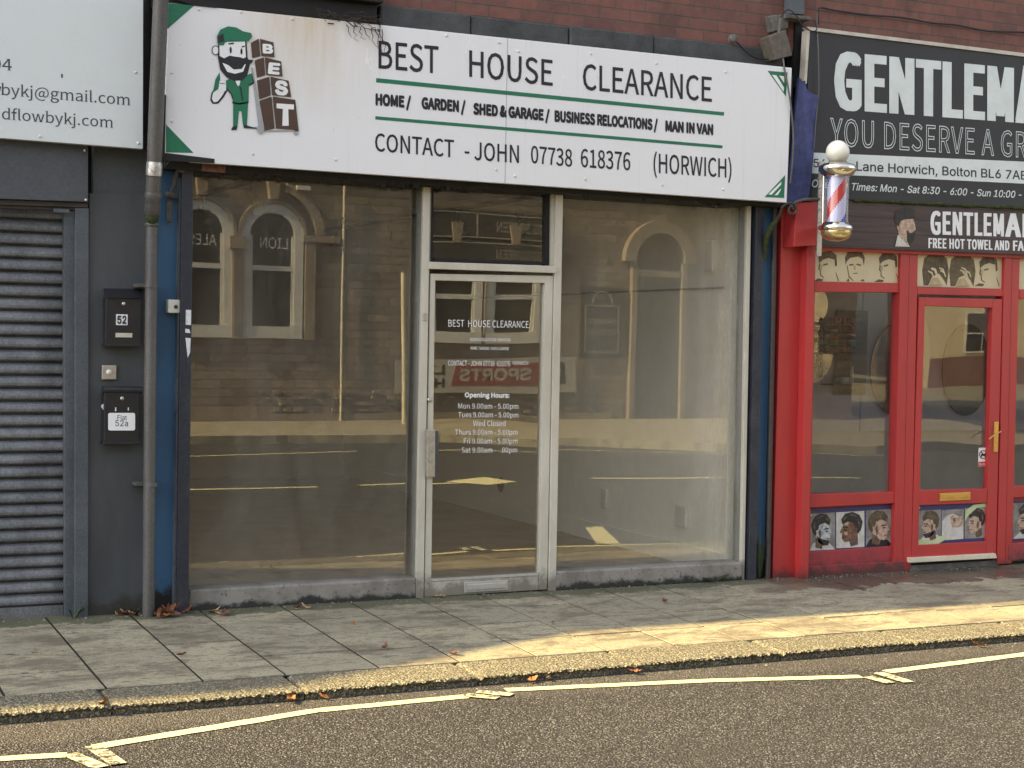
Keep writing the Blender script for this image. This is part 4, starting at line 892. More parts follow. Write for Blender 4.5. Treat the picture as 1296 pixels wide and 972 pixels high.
text('52a',(146,539.2),(162,539.4),(146,531.8),-.1044,MT['ink'],mb2)
part('slot_mark',MT['sticker'],lambda m:[m.rect(145.6,515.6,147.2,520.2,-.1015,.001)],mb2); part('slot_mark',MT['sticker'],lambda m:[m.rect(161.8,515.6,163,519.6,-.1015,.001)],mb2)
part('paper_scrap',MT['sticker'],lambda m:m.prism([W(128,513,-.08),W(131,511,-.08),W(131,519,-.08),W(128.6,516,-.08)],(0,.002,0)),mb2)
bl_=mount('door_bell','square steel bell push plate between two black letter boxes','door bell',(138,480),-.03)
part('plate',MT['steel'],lambda m:m.hexa((129.2,462.2),(147.4,462.4),(147.2,480.4),(129,480.4),-.035,.022),bl_,.003)
part('button',MT['plastic_white'],lambda m:m.lathe([(0,.008),(.014,.007),(.017,0)],W(138,471.2,-.036),16,axis='y'),bl_)
ks=mount('key_switch','small square white key switch box on the blue pilaster','switch',(221,396),-.02)
part('box',MT['plastic_white'],lambda m:m.hexa((212.8,379),(230.4,379.6),(230.2,396.4),(212.6,396),-.06,.058),ks,.005)
part('keyhole',MT['iron'],lambda m:m.lathe([(0,.003),(.010,.003),(.012,0)],W(222.6,388.4,-.061),12,axis='y'),ks)
# drainpipe
dp=mount('drainpipe','grey drainpipe with silver tape and a mossy joint between the two shop signs','drainpipe',(188,780),-.12)
part('upper_pipe',MT['pipe'],lambda m:m.tube([W(205.4,-40,-.31),W(203.6,0,-.305),W(199,110,-.27),W(195.2,212,-.22),W(193.6,252,-.17)],.0425,20),dp)
part('collar',MT['pipe'],lambda m:m.tube([W(193.9,243,-.185),W(193.8,245,-.183),W(193.6,250,-.176),W(193.4,252,-.172),W(193.2,258,-.16),W(192.9,268,-.145),W(192.6,272,-.14)],[.044,.047,.047,.043,.043,.045,.036],20),dp)
part('moss',MT['moss'],lambda m:[m.tube([W(192.6,270,-.14),W(192.6,274,-.14),W(192.4,281,-.13),W(192.4,284,-.12)],[.03,.038,.034,.02],12)],dp)
part('rim',MT['pipe'],lambda m:m.lathe([(.037,0),(.041,.004),(.041,.02),(.030,.024)],W(192.3,287,-.12),20),dp)
part('lower_pipe',MT['pipe'],lambda m:m.tube([W(192.3,285,-.12),W(190,500,-.12),W(188,784,-.12)],.0345,20),dp)
part('tape',MT['tape'],lambda m:m.tube([W(195.5,206,-.222),W(195.2,212,-.222),W(194.6,222,-.215)],[.0445,.0455,.0445],20),dp)
for y,xl in ((361.5,172),(613,171)): part('bracket',MT['pipe'],lambda m:[m.hexa((xl,y-2.4),(200,y-2),(200,y+2.4),(xl,y+2),-.10,.09),m.tube([W(191.2,y-2.5,-.12),W(191.2,y+2.5,-.12)],.040,20)],dp,.002)
part('back_pipe',MT['deep'],lambda m:m.tube([W(187,-30,.02),W(187.6,190,.02)],.045,14),dp)
# scroll brackets
def scroll(c,r0,turns,Y,sgn=1,start=90,n=26):
    C=W(*c,Y); out=[]
    for i in range(n):
        a=R(start)+sgn*2*math.pi*turns*i/(n-1); r=r0*(1-.72*i/(n-1)); out.append(C+Vector((r*math.cos(a),0,r*math.sin(a))))
    return out
ir=mount('iron_bracket','rusty wrought iron awning bracket with a scroll and a hanging bar on the blue pilaster','bracket',(217,290),-.06)
part('scroll',MT['iron'],lambda m:m.tube([W(222,204,-.10)]+scroll((228.6,211.5),.036,1.2,-.10,-1,110),.011,8),ir)
part('arm',MT['iron'],lambda m:m.tube([W(226,206,-.10),W(223.4,220,-.08),W(221.4,226,-.07),W(220.4,234,-.06),W(217,243,-.05)],[.010,.012,.015,.010,.012],8),ir)
part('hinge',MT['iron'],lambda m:m.tube([W(211,246,-.04),W(216,247,-.06),W(224.6,251,-.04)],[.02,.024,.012],8),ir)
part('bar',MT['iron'],lambda m:m.hexa((211.6,254),(218.6,254.4),(217.6,281.6),(212,281),-.05,.02),ir,.004)
part('stem',MT['cable_grey'],lambda m:m.tube([W(209,200,-.2),W(208,212,-.19),W(214,203.4,-.2),W(222,204,-.15)],.004,6),ir)
ib=mount('iron_bracket','curled iron awning bracket overgrown with moss on top of the red pilaster','bracket',(985,300),-.06)
part('scroll',MT['iron'],lambda m:m.tube([W(990,262,-.19),W(996,257.5,-.19)]+scroll((1002,265),.045,1.25,-.19,-1,100),.009,8),ib)
part('arm',MT['iron'],lambda m:m.tube([W(990,262,-.19),W(987,272,-.15),W(983,278,-.12),W(979,284,-.1)],[.009,.012,.016,.012],8),ib)
part('moss',MT['moss'],lambda m:m.tube([W(984,278,-.14),W(979,284,-.12),W(974,291,-.10),W(970,300,-.08),W(968.6,318,-.06),W(968,330,-.05)],[.008,.022,.02,.02,.016,.006],8),ib)
# torn blue panel by the barber sign
bt=MB(); bt.prism([W(x,y,-.135) for x,y in ((1012,98),(1016,103),(1019,102),(1021,112),(1024,116),(1030,119),(1035,121),(1034,145),(1031,182),(1029,206),(1026,232),(1023,251),(1000,259),(994,257),(1003,180),(1007,140))],(0,.03,0))
tag(bt.build('torn_panel',MT['blue_torn'],base=W(1012,258,-.135)),'torn strip of peeling blue board between the white sign and the charcoal sign','board')
# junction box and cables
jb=mount('junction_box','weathered grey junction box hanging crooked above the end of the white sign','junction box',(990,75),-.12)
part('box',MT['jbox'],lambda m:m.hexa((973.6,46.2),(994.6,37.4),(1003.4,70.2),(981.4,75.6),-.17,.13),jb,.006)
part('wall_plate',MT['grey_stone'],lambda m:m.hexa((976.8,19),(998,18),(998,36),(979.6,40),-.06,.1),jb,.008)
part('bracket_stone',MT['grey_stone'],lambda m:m.hexa((996,17.6),(1027,21),(1027,25.6),(996,22.6),-.10,.13),jb,.006)
part('tail',MT['jbox'],lambda m:m.tube([W(986,46,-.12),W(986.6,34,-.12),W(987.4,28,-.11),W(988.6,22,-.1)],.013,8),jb)
def cable(label,pts,Y,r=.005,mat='cable'):
    m=MB(); P=[W(x,y,Y if not isinstance(Y,list) else Y[i]) for i,(x,y) in enumerate(pts)]
    # smooth the path
    Q=[]
    for i in range(len(P)-1):
        a=P[max(i-1,0)]; b=P[i]; c=P[i+1]; d=P[min(i+2,len(P)-1)]
        for k in range(4):
            t=k/4; Q.append(.5*((2*b)+(c-a)*t+(2*a-5*b+4*c-d)*t*t+(3*b-3*c+d-a)*t**3))
    Q.append(P[-1]); m.tube(Q,r,6)
    tag(m.build('cable',MT[mat],base=P[-1]),label,'cable')
cable('thick cable dropping from the crooked junction box down the end of the white sign',[(991,74),(993,88),(997,108),(1001,135),(1004,170),(1003,205),(1000,232)],[-.16,-.21,-.215,-.215,-.2,-.19,-.19],.007,'cable_grey')
cable('thin cable looping from the junction box over the top corner of the charcoal sign',[(988,22),(994,14),(1000,13),(1008,20),(1014,30),(1022,37),(1030,39.6),(1034,36),(1030,25)],-.13,.0045)
cable('black cable clipped along the brick courses above the charcoal sign',[(1036,30),(1036,16),(1039,9.6),(1056,13),(1100,19),(1140,22),(1180,29),(1210,31.6),(1250,39),(1300,41),(1340,46)],[-.06,-.04,-.02]+[-.005]*8,.0065)
cable('thin wire hanging straight down over the left edge of the charcoal sign',[(1036,12),(1034,28),(1035.6,60),(1036.4,95),(1036,120),(1033,150),(1030,190)],[-.02,-.08,-.125,-.125,-.125,-.14,-.14],.004,'cable_grey')
cable('short black cable running from a wall knob down behind the white sign',[(927,50),(934,55),(945,66),(956,73),(968,75),(978,74)],[-.07,-.07,-.075,-.08,-.09,-.1],.006)
kn=MB(); kn.lathe([(0,.03),(.02,.028),(.03,.012),(.03,-.02)],W(928,49,-.06),14,axis='y'); tag(kn.build('wall_knob',MT['grey_stone'],base=W(928,49,-.06)),'round grey wall knob on the stone cornice near the junction box','cable fixing')
sd=MB(); sd.hexa((1000,-30),(1019,-28),(1018,18.4),(999.6,17.4),-.07,.07); tag(sd.build('square_downpipe',MT['guide'],base=W(1009,18,-.07),bevel=.004),'square grey downpipe ending above the junction box','drainpipe')
# dead stems over the top of the white sign
tw=MB()
for i in range(46):
    x=random.uniform(398,478); y=18+(x-398)*.13+random.uniform(-6,8)
    P=[W(x,y,-.17)]; 
    a=random.uniform(-.5,.5)
    for k in range(4):
        x+=random.uniform(3,10)*math.cos(a); y+=random.uniform(-4,5)+.9; a+=random.uniform(-.5,.5); P.append(W(min(x,481),min(y,15+(x-398)*.14+12),random.uniform(-.235,-.14)))
    tw.tube(P,random.uniform(.0018,.004),5)
for x0,L in ((439,16),(447,20),(455,17),(462,16),(470,26),(475,24),(481,36),(484,34),(478,14)):
    x=x0; y=26+(x-398)*.13; P=[]
    for k in range(6):
        P.append(W(x+random.uniform(-1.6,1.6)+k*random.uniform(.2,1.6),y+L*k/5,-.215)); 
    tw.tube(P,[.0028,.0026,.0024,.002,.0016,.001],5)
tag(tw.build('dead_stems',MT['twig'],base=W(440,40,-.2)),'tangle of dead brown stems hanging over the top of the white sign','plant')
# weeds at the foot of the narrow blue pilaster
def weed(label,base_,n,h,spread,name='weed',stem=False):
    m=MB(); B=Vector(base_)
    for i in range(n):
        a=random.uniform(0,2*math.pi); L=h*random.uniform(.5,1); d=Vector((math.cos(a)*spread,math.sin(a)*spread*.5-.01,0)); wv=Vector((-math.sin(a),math.cos(a),0))*random.uniform(.004,.008)
        p0=B+d*.15; p1=B+d*.6+Vector((0,0,L*.6)); p2=B+d*1.3+Vector((0,0,L))
        m.add([p0-wv*.6,p0+wv*.6,p1+wv,p1-wv,p2],[(0,1,2,3),(3,2,4)])
    return tag(m.build(name,MT['grass'],base=B,fix=False),label,'plant')
q=W(961,736,-.03)
weed('tall green weed growing in the gap beside the narrow blue pilaster',(q.x,-.03,0),22,.38,.04)
weed('small green weed at the foot of the shutter guide',W(160/6.48+60+8,783,-.06),9,.10,.07)
weed('low green weed at the foot of the drainpipe',W(174,780,-.05),9,.09,.08)
weed('short grass tuft against the concrete riser near the right hand post',W(905,735,-.06),10,.05,.12)
# ------------------------------------------------------------------ barber pole
PY=-.33
bp=mount('barber_pole','chrome barber pole with a white globe and red and blue stripes','barber pole',(1058,305),PY)
c=W(1059,250,PY); kx=(W(1060,250,PY).x-c.x); kz=(c.z-W(1059,251,PY).z)
def pz(y): return (250-y)*kz
def P2(name,mat,prof,n=28): 
    m=MB(); m.lathe([(r*kx,pz(y)) for r,y in prof],c,n); return m.build(name,mat,bp)
g=MB(); Cg=W(1060.2,192.5,PY); rg=15*kz
g.lathe([(rg*math.sin(math.pi*i/16),rg*math.cos(math.pi*i/16)) for i in range(17)],Cg,28); g.build('globe',MT['glow_globe'],bp)
P2('top_cap',MT['chrome'],[(6,203),(9,204),(10,206),(17,208.5),(19.4,211),(19.6,216),(17.4,218),(17.2,220.4),(14.4,221.5),(14,223.5),(0,223.5)])
P2('acrylic_tube',MT['acrylic'],[(13.4,222),(13.4,283)])
P2('bottom_cap',MT['chrome'],[(0,281.6),(13.8,281.8),(14.2,284.6),(17.4,286),(17.6,291),(15.6,292.4)])
P2('bottom_dome',MT['pale_gold'],[(15.6,292),(15.8,296),(14,300.6),(9,304.4),(4,305.6),(0,305.8)])
def stripes():
    m=MB(); r=9.8*kx; nz=44; na=36; z0,z1=pz(283),pz(222.5)
    Vv=[c+Vector((r*math.cos(2*math.pi*k/na),r*math.sin(2*math.pi*k/na),z0+(z1-z0)*i/nz)) for i in range(nz+1) for k in range(na)]
    for i in range(nz):
        for k in range(na):
            ph=(k/na - .62*i/nz + .80)%1.0
            mi=1 if ph<.22 else (2 if .5<=ph<.74 else 0)
            m.f.append([i*na+k,i*na+(k+1)%na,(i+1)*na+(k+1)%na,(i+1)*na+k]); m.mi.append(mi); m.tone.append(0.); m.smooth.append(True)
    m.v=Vv; return m.build('striped_cylinder',[MT['pole_white'],MT['pole_red'],MT['pole_blue']],bp,fix=False)
stripes()
part('mounting_bar',MT['steel'],lambda m:[m.hexa((1037,204),(1043,204),(1039.6,324),(1033.6,324),-.152,.008)],bp)
part('bracket',MT['chrome'],lambda m:[m.tube([W(1040,215,-.15),W(1040.6,213,-.27),W(1046,214,PY)],.012,8),m.tube([W(1037,288,-.15),W(1040,288,-.27),W(1046,288,PY)],.012,8),m.tube([W(1043,210,-.24),W(1042,250,-.24),W(1041.4,292,-.24)],.010,8)],bp)
for y in (226,238,246,264,281): part('bolt',MT['steel'],lambda m:m.tube([W(1034.5,y,-.17),W(1041.6,y,-.17)],.005,6),bp)
# ------------------------------------------------------------------ posters in the barber frontage
def poster(label,quad,Y,mat):
    t=thing('poster',label,'poster',W(*quad[3],Y)); part('sheet',MT[mat],lambda m:m.hexa(*quad,Y,.004),t); return t
def sketch_head(t,Y,cx,y0,y1,style,dirn=1):
    f=poly_on(t,Y); h=y1-y0; w=h*(.30 if style in ('front','side') else .38); S_=lambda u,v:(cx+u*w*dirn,y0+v*h)
    if style=='front':
        f('hair_print',MT['hair_b'],[S_(-1.02,.42),S_(-1.1,.2),S_(-.8,.02),S_(0,-.02),S_(.8,.02),S_(1.1,.2),S_(1,.45),S_(.86,.24),S_(.4,.16),S_(-.5,.2),S_(-.86,.3)],2)
        f('ink_line',MT['sketch'],[S_(-.62,.42),S_(-.15,.40),S_(-.15,.44),S_(-.6,.47)],3); f('ink_line',MT['sketch'],[S_(.2,.40),S_(.68,.42),S_(.66,.47),S_(.2,.44)],3)
        f('ink_line',MT['sketch'],[S_(-.22,.71),S_(.3,.70),S_(.3,.725),S_(-.22,.735)],3); f('ink_line',MT['sketch_pale'],[S_(-.1,.46),S_(.05,.46),S_(.12,.6),S_(-.12,.6)],2)
        f('ink_line',MT['sketch'],[S_(-.9,.46),S_(-.82,.46),S_(-.62,.8),S_(-.14,.96),S_(-.16,.985),S_(-.7,.83)],2)
        f('ink_line',MT['sketch'],[S_(-.95,.98),S_(-.7,.86),S_(-.6,1.0)],2); f('ink_line',MT['sketch'],[S_(.6,.97),S_(.9,.9),S_(1.1,1.0)],2)
    elif style=='side':
        f('hair_print',MT['hair_b'],[S_(-.95,.38),S_(-1.05,.16),S_(-.6,.0),S_(.4,-.03),S_(1.0,.1),S_(1.08,.45),S_(.86,.5),S_(.8,.26),S_(.1,.2),S_(-.5,.26)],2)
        f('ink_line',MT['sketch'],[S_(-.95,.38),S_(-.86,.40),S_(-.92,.56),S_(-.78,.62),S_(-.74,.78),S_(-.4,.86),S_(-.42,.89),S_(-.86,.8),S_(-.86,.64),S_(-1.06,.58)],2)
        f('ink_line',MT['sketch'],[S_(-.5,.42),S_(.0,.38),S_(.02,.43),S_(-.48,.47)],3); f('ink_line',MT['sketch_pale'],[S_(-.9,.44),S_(-.6,.44),S_(-.66,.6),S_(-.82,.6)],2)
        f('ink_line',MT['sketch'],[S_(-1.6,1.0),S_(-1.1,.9),S_(-.5,.93),S_(-.6,1.0)],2); f('ink_line',MT['sketch'],[S_(.9,.7),S_(.96,.7),S_(1.3,.98),S_(1.2,1.0)],2)
    else:   # back of the head with shaved pattern
        f('hair_print',MT['hair_b'] if style=='back' else MT['sketch'],[S_(-1.0,.98),S_(-1.12,.5),S_(-.95,.12),S_(-.5,-.02),S_(.5,-.02),S_(.98,.12),S_(1.12,.5),S_(.95,.98),S_(.7,.8),S_(.3,.6),S_(-.3,.7),S_(-.62,.98)],2)
        for k in range(5):
            u=random.uniform(-.7,.5); v=random.uniform(.25,.55)
            f('shaved_line',MT['cream_sheet'],[S_(u,v),S_(u+.35,v+.05),S_(u+.5,v+.22),S_(u+.4,v+.22),S_(u+.28,v+.1),S_(u-.02,v+.04)],3+k)
        f('ink_line',MT['sketch_pale'],[S_(-.5,.98),S_(-.2,.75),S_(.2,.72),S_(.6,.98)],9)
Yt=-.004
p1=poster('cream poster of three sketched haircuts above the left barber window',((1032,316),(1141,320),(1140,359),(1031.4,356.4)),Yt,'cream_sheet')
sketch_head(p1,Yt,1047.5,319,356,'side',1); sketch_head(p1,Yt,1082,318.6,356.6,'front'); sketch_head(p1,Yt,1124,320.6,357,'side',1)
p2=poster('cream poster of shaved hair patterns above the red barber door',((1161.5,321.4),(1272,325.4),(1271,365.6),(1160.5,362.4)),Yt,'cream_sheet')
sketch_head(p2,Yt,1184,322.6,362,'back'); sketch_head(p2,Yt,1218,323.8,363,'dark'); sketch_head(p2,Yt,1251,325.6,362,'side',1)
p3=poster('cream poster edge above the window right of the barber door',((1290.4,326),(1340,328),(1340,368),(1289.6,366.4)),Yt,'cream_sheet')
sketch_head(p3,Yt,1310,328,366,'front')
def photo_head(t,Y,x0,y0,x1,y1,skin,hair,dirn,bg,beard=False,cloth=None,turn=0,slope=-.05):
    f=poly_on(t,Y); w=x1-x0; h=y1-y0
    def S_(u,v):
        uu=u if dirn>0 else 1-u
        return (x0+uu*w, y0+v*h+(x0+uu*w-1077)*slope*0+slope*(uu*w))
    f('photo_ground',MT[bg],[S_(0,0),S_(1,0),S_(1,1),S_(0,1)],2)
    if cloth: f('cloth_print',MT[cloth],[S_(.0,1),S_(.12,.82),S_(.4,.7),S_(.8,.84),S_(1,1)],3)
    f('face_print',MT[skin],[S_(.22,.36),S_(.40,.18),S_(.68,.22),S_(.76,.38),S_(.88,.56),S_(.79,.60),S_(.80,.74),S_(.70,.84),S_(.54,.82),S_(.48,.97),S_(.22,.92),S_(.24,.66)],4)
    f('hair_print',MT[hair],[S_(.12,.52),S_(.06,.30),S_(.18,.10),S_(.42,.01),S_(.68,.05),S_(.82,.20),S_(.78,.34),S_(.58,.27),S_(.38,.32),S_(.32,.5),S_(.22,.62)],5)
    f('shade_print',MT['shade'],[S_(.24,.66),S_(.40,.72),S_(.52,.83),S_(.48,.97),S_(.22,.92)],5); f('shade_print',MT['shade'],[S_(.34,.5),S_(.42,.42),S_(.46,.6),S_(.40,.72)],5)
    hl=MT['light_print'] if skin!='skin_c' else MT['pwhite']
    f('light_print',hl,[S_(.56,.27),S_(.68,.26),S_(.73,.37),S_(.58,.38)],5); f('light_print',hl,[S_(.60,.56),S_(.72,.55),S_(.70,.64),S_(.60,.65)],5)
    f('sheen_print',MT['sheen'],[S_(.22,.16),S_(.40,.06),S_(.56,.08),S_(.40,.13)],6); f('sheen_print',MT['sheen'],[S_(.14,.34),S_(.2,.2),S_(.24,.3),S_(.2,.46)],6); f('sheen_print',MT['sheen'],[S_(.6,.13),S_(.72,.15),S_(.76,.24),S_(.66,.2)],6)
    f('ear_print',MT[skin],[S_(.25,.47),S_(.33,.45),S_(.35,.57),S_(.28,.62)],6)
    f('brow_print',MT['hair'],[S_(.58,.42),S_(.76,.41),S_(.76,.44),S_(.58,.46)],6); f('eye_print',MT['hair'],[S_(.63,.485),S_(.74,.48),S_(.72,.515),S_(.64,.52)],6)
    f('mouth_print',MT['skin_b'] if skin!='skin_b' else MT['hair'],[S_(.66,.695),S_(.79,.69),S_(.77,.72),S_(.67,.72)],6)
    if beard: f('beard_print',MT['hair'],[S_(.27,.60),S_(.36,.66),S_(.54,.72),S_(.78,.75),S_(.72,.88),S_(.54,.88),S_(.34,.78)],5)
Yb=.012
p4=poster('poster strip of three photographed haircuts below the left barber window',((1024.6,644.6),(1131.4,638.6),(1130.6,692.4),(1023.6,699)),Yb,'navy_print')
photo_head(p4,Yb,1024.8,650,1057,697,'skin_c','hair',1,'pgrey',True,'pwhite')
photo_head(p4,Yb,1058.4,648.4,1094,694,'skin_b','hair',-1,'pwhite',False,'pwhite')
photo_head(p4,Yb,1096,646,1130,692,'skin_a','hair_b',1,'pgrey',False,'ink')
Yd=-.006
p5=poster('poster strip of beard and fade photographs on the lower panel of the barber door',((1162.4,640),(1249.8,636.2),(1249,685.4),(1161.4,689.8)),Yd,'navy_print')
photo_head(p5,Yd,1162.6,646.4,1191,686,'skin_a','hair_b',-1,'pgrey',True,'pwhite')
f=poly_on(p5,Yd); f('photo_ground',MT['pgrey'],[(1192,645.6),(1220,644),(1219.4,682),(1191.6,684)],2)
f('towel_print',MT['pwhite'],[(1192,684),(1192.6,660),(1198,653),(1206,650),(1219,656),(1219.4,682)],3); f('face_print',MT['skin_a'],[(1203,654),(1206,650.6),(1210,655),(1218,653),(1220,661),(1216,667),(1205,668)],4); f('ear_print',MT['skin_b'],[(1206,656),(1209,655),(1209.6,660),(1207,662)],5)
photo_head(p5,Yd,1221,643,1249,682,'skin_a','hair',-1,'pgrey',False,None)
f('lime_swirl',MT['lime_print'],[(1161.6,683),(1180,684.6),(1190,678),(1200,681),(1188,688),(1161.4,689.6)],8); f('lime_swirl',MT['lime_print'],[(1222,646),(1232,639),(1249.6,636.6),(1249.6,641),(1236,643),(1226,652),(1221,660)],8)
p6=poster('poster edge with a bearded man right of the barber door',((1280.6,634.6),(1340,631.6),(1340,681),(1279.6,684.8)),Yb,'navy_print')
photo_head(p6,Yb,1282,637,1322,682,'skin_a','hair',-1,'pgrey',True,'pwhite')
for t_,pts in ((p4,((1130,643.2),(1129.6,689),(1026,652))),(p5,((1163.4,642.4),(1247.6,682.6),(1162.6,687)))):
    for q in pts: part('pin',MT['letter_white'],lambda m:m.lathe([(0,.004),(.006,.003),(.007,0)],W(*q,(Yb if t_ is p4 else Yd)-.001),10,axis='y'),t_)
nd=thing('notice_sticker','small no dogs notice stuck inside the barber door glass','notice',W(1244,590,.008))
NY=.0085
part('sheet',MT['letter_white'],lambda m:m.hexa((1238.6,567),(1251,566.4),(1250.6,590.4),(1238,591),NY,.001),nd)
f=poly_on(nd,NY); f('red_band',MT['no_red'],[(1238.4,584.4),(1250.6,583.8),(1250.6,590.2),(1238,590.8)],1)
def ring(name,mat,cx,cy,r0,r1,k):
    m=MB(); n=24; Y=NY-.0008*k
    for i in range(n):
        a,b_=2*math.pi*i/n,2*math.pi*(i+1)/n
        m.add([W(cx+r0*math.cos(a),cy+r0*math.sin(a),Y),W(cx+r1*math.cos(a),cy+r1*math.sin(a),Y),W(cx+r1*math.cos(b_),cy+r1*math.sin(b_),Y),W(cx+r0*math.cos(b_),cy+r0*math.sin(b_),Y)],[(0,1,2,3)])
    m.build(name,mat,nd,fix=False)
ring('ban_ring',MT['ink'],1244.8,575.4,4.6,5.6,2); f('ban_bar',MT['ink'],[(1241,572),(1241.8,571.2),(1248.8,578.6),(1248,579.4)],2)
f('dog_mark',MT['ink'],[(1241.6,574.6),(1246.4,574.6),(1246.8,572.6),(1248.6,573),(1248.4,575.2),(1247.2,576),(1247.4,579),(1246.4,579),(1246,577),(1242.8,577),(1242.4,579),(1241.4,579)],3)
text('No Dogs',(1239.6,589),(1249.6,588.6),(1239.6,586),NY-.0025,MT['letter_white'],nd,bold=.01)
# ------------------------------------------------------------------ ceiling tracks inside the empty shop
def track(x,ya,yb,z,label,heads):
    t=thing('light_track',label,'spotlight track',(x,ya,z)); part('rail',MT['track'],lambda m:m.box(x-.018,x+.018,ya,yb,z,z+.035),t)
    part('ceiling_stem',MT['track'],lambda m:[m.box(x-.008,x+.008,y-.008,y+.008,z+.035,2.93) for y in (ya+.3,yb-.3)],t)
    for y,tl in heads:
        h=MB(); h.tube([(x,y,z),(x,y,z-.09)],.008,8); h.tube([(x,y,z-.08),(x+.02,y-.03,z-.12),(x+.05*tl,y-.09,z-.2)],[.03,.036,.045],14); h.build('spot_head',MT['lamp'],t)
track(3.22,.6,5.4,2.70,'dark ceiling track with white spotlights near the left wall of the empty shop',((3.3,.4),(1.95,.6),(4.6,.3)))
track(5.44,1.2,7.4,2.70,'dark ceiling track with spotlights near the right wall of the empty shop',((6.6,.3),(5.1,.5),(4.3,.4),(3.4,.5),(2.2,.3)))
# ------------------------------------------------------------------ across the street: the pub seen in the glass
PYF=-18.9
def arch(x0,x1,z0,zs,n=14):
    r=(x1-x0)/2; c_=(x0+x1)/2; return [(x0,z0)]+[(x0,zs)]+[(c_-r*math.cos(math.pi*i/n),zs+r*math.sin(math.pi*i/n)) for i in range(1,n)]+[(x1,zs),(x1,z0)]
pub=thing('stone_pub','stone pub across the street with round headed white sash windows','pub',(10,PYF,0))
part('stone_wall',MT['pub_stone'],lambda m:m.box(-3,21.5,PYF-8,PYF,0,7.6),pub)
part('roof',MT['roof'],lambda m:m.prism([(-3.2,PYF+.25,7.601),(-3.2,PYF-8.2,7.601),(-3.2,PYF-4,10)],(24.9,0,0)),pub)
part('string_course',MT['pub_dress'],lambda m:[m.box(-3,21.5,PYF,PYF+.07,4.55,4.75)],pub)
part('plinth',MT['pub_dress'],lambda m:[m.box(-3,15.6,PYF,PYF+.06,0.031,.16),m.box(17.6,21.5,PYF,PYF+.06,.031,.16)],pub)
def outl(m,pts,y,d): m.prism([(x,y,z) for x,z in pts],(0,d,0))
def band(m,inner,outer,y,d):
    for i in range(len(inner)-1):
        a,b_,c_,e=inner[i],inner[i+1],outer[i+1],outer[i]
        m.prism([(a[0],y,a[1]),(b_[0],y,b_[1]),(c_[0],y,c_[1]),(e[0],y,e[1])],(0,d,0))
def sash(x0,x1,z0,zs,lab=None):
    wd=part('window',MT['pub_frame'],lambda m:[band(m,arch(x0,x1,z0,zs),arch(x0-.17,x1+.17,z0,zs),PYF+.002,.06),m.box(x0-.16,x1+.16,PYF+.001,PYF+.10,z0-.22,z0-.002),m.box(x0,x1,PYF+.003,PYF+.05,z0+(zs-z0)*.62,z0+(zs-z0)*.62+.09),m.box(x0,x0+.05,PYF+.003,PYF+.045,z0,zs),m.box(x1-.05,x1,PYF+.003,PYF+.045,z0,zs)],pub)
    m=MB(); outl(m,arch(x0,x1,z0,zs),PYF+.001,.02); m.build('pane',MT['pub_dark'],wd)
    if lab:
        q=lay_text(lab,Vector((x1-.12,PYF+.024,zs-.22)),Vector((-(x1-x0)*.62,0,0)),Vector((0,0,.19)),Vector((0,1,0)),MT['pub_frame'],wd)
    part('arch_moulding',MT['pub_dress'],lambda m:[band(m,arch(x0-.175,x1+.175,zs-.05,zs),arch(x0-.235,x1+.235,zs-.05,zs),PYF+.002,.10)],pub)
    part('keystone',MT['pub_dress'],lambda m:m.prism([((x0+x1)/2-.07,PYF+.003,zs+(x1-x0)/2+.24),((x0+x1)/2+.07,PYF+.003,zs+(x1-x0)/2+.24),((x0+x1)/2+.12,PYF+.003,zs+(x1-x0)/2+.6),((x0+x1)/2-.12,PYF+.003,zs+(x1-x0)/2+.6)],(0,.15,0)),pub)
sash(5.0,5.8,1.74,3.38); sash(6.78,7.6,1.74,3.38,'ALES'); sash(8.08,8.9,1.74,3.38,'LION')
for x in (7.84,): part('half_column',MT['pub_dress'],lambda m:[m.box(x-.10,x+.10,PYF+.002,PYF+.13,1.5,3.12),m.box(x-.15,x+.15,PYF+.001,PYF+.17,3.121,3.34)]+[m.box(x-.075+k*.042,x-.055+k*.042,PYF+.13,PYF+.145,1.6,3.05) for k in range(4)],pub)
part('half_column',MT['pub_dress'],lambda m:[m.box(9.10,9.30,PYF+.002,PYF+.10,1.5,3.3),m.box(9.05,9.75,PYF+.001,PYF+.13,3.301,3.42)],pub)
part('hood_mould',MT['pub_dress'],lambda m:band(m,[(8.49+.80*math.cos(R(a)),3.40+.80*math.sin(R(a))) for a in range(75,-1,-5)],[(8.49+.97*math.cos(R(a)),3.40+.97*math.sin(R(a))) for a in range(75,-1,-5)],PYF+.003,.12),pub)
sash(11.62,12.45,1.74,2.72); sash(12.86,13.7,1.74,2.72)
part('half_column',MT['pub_dress'],lambda m:[m.box(12.67,12.66+.0+.001,PYF+.002,PYF+.1,1.5,2.9)],pub)
dr=part('door',MT['pub_dark'],lambda m:outl(m,arch(16.06,17.09,.031,3.22),PYF+.001,.03),pub)
part('door_surround',MT['pub_dress'],lambda m:[m.box(16.0,17.14,PYF+.002,PYF+.09,2.9,3.04),m.box(17.10,17.22,PYF+.002,PYF+.12,.031,3.2),m.box(15.94,16.05,PYF+.002,PYF+.12,.031,3.2)],pub)
part('door_arch',MT['pub_dress'],lambda m:band(m,arch(16.0,17.15,3.2,3.22),arch(15.75,17.4,3.2,3.22),PYF+.003,.16),pub)
fb=part('fascia_board',MT['pub_board'],lambda m:[m.box(11.2,14.4,PYF+.06,PYF+.12,3.46,4.0),m.box(11.2,14.4,PYF+.06,PYF+.11,3.0,3.42)],pub)
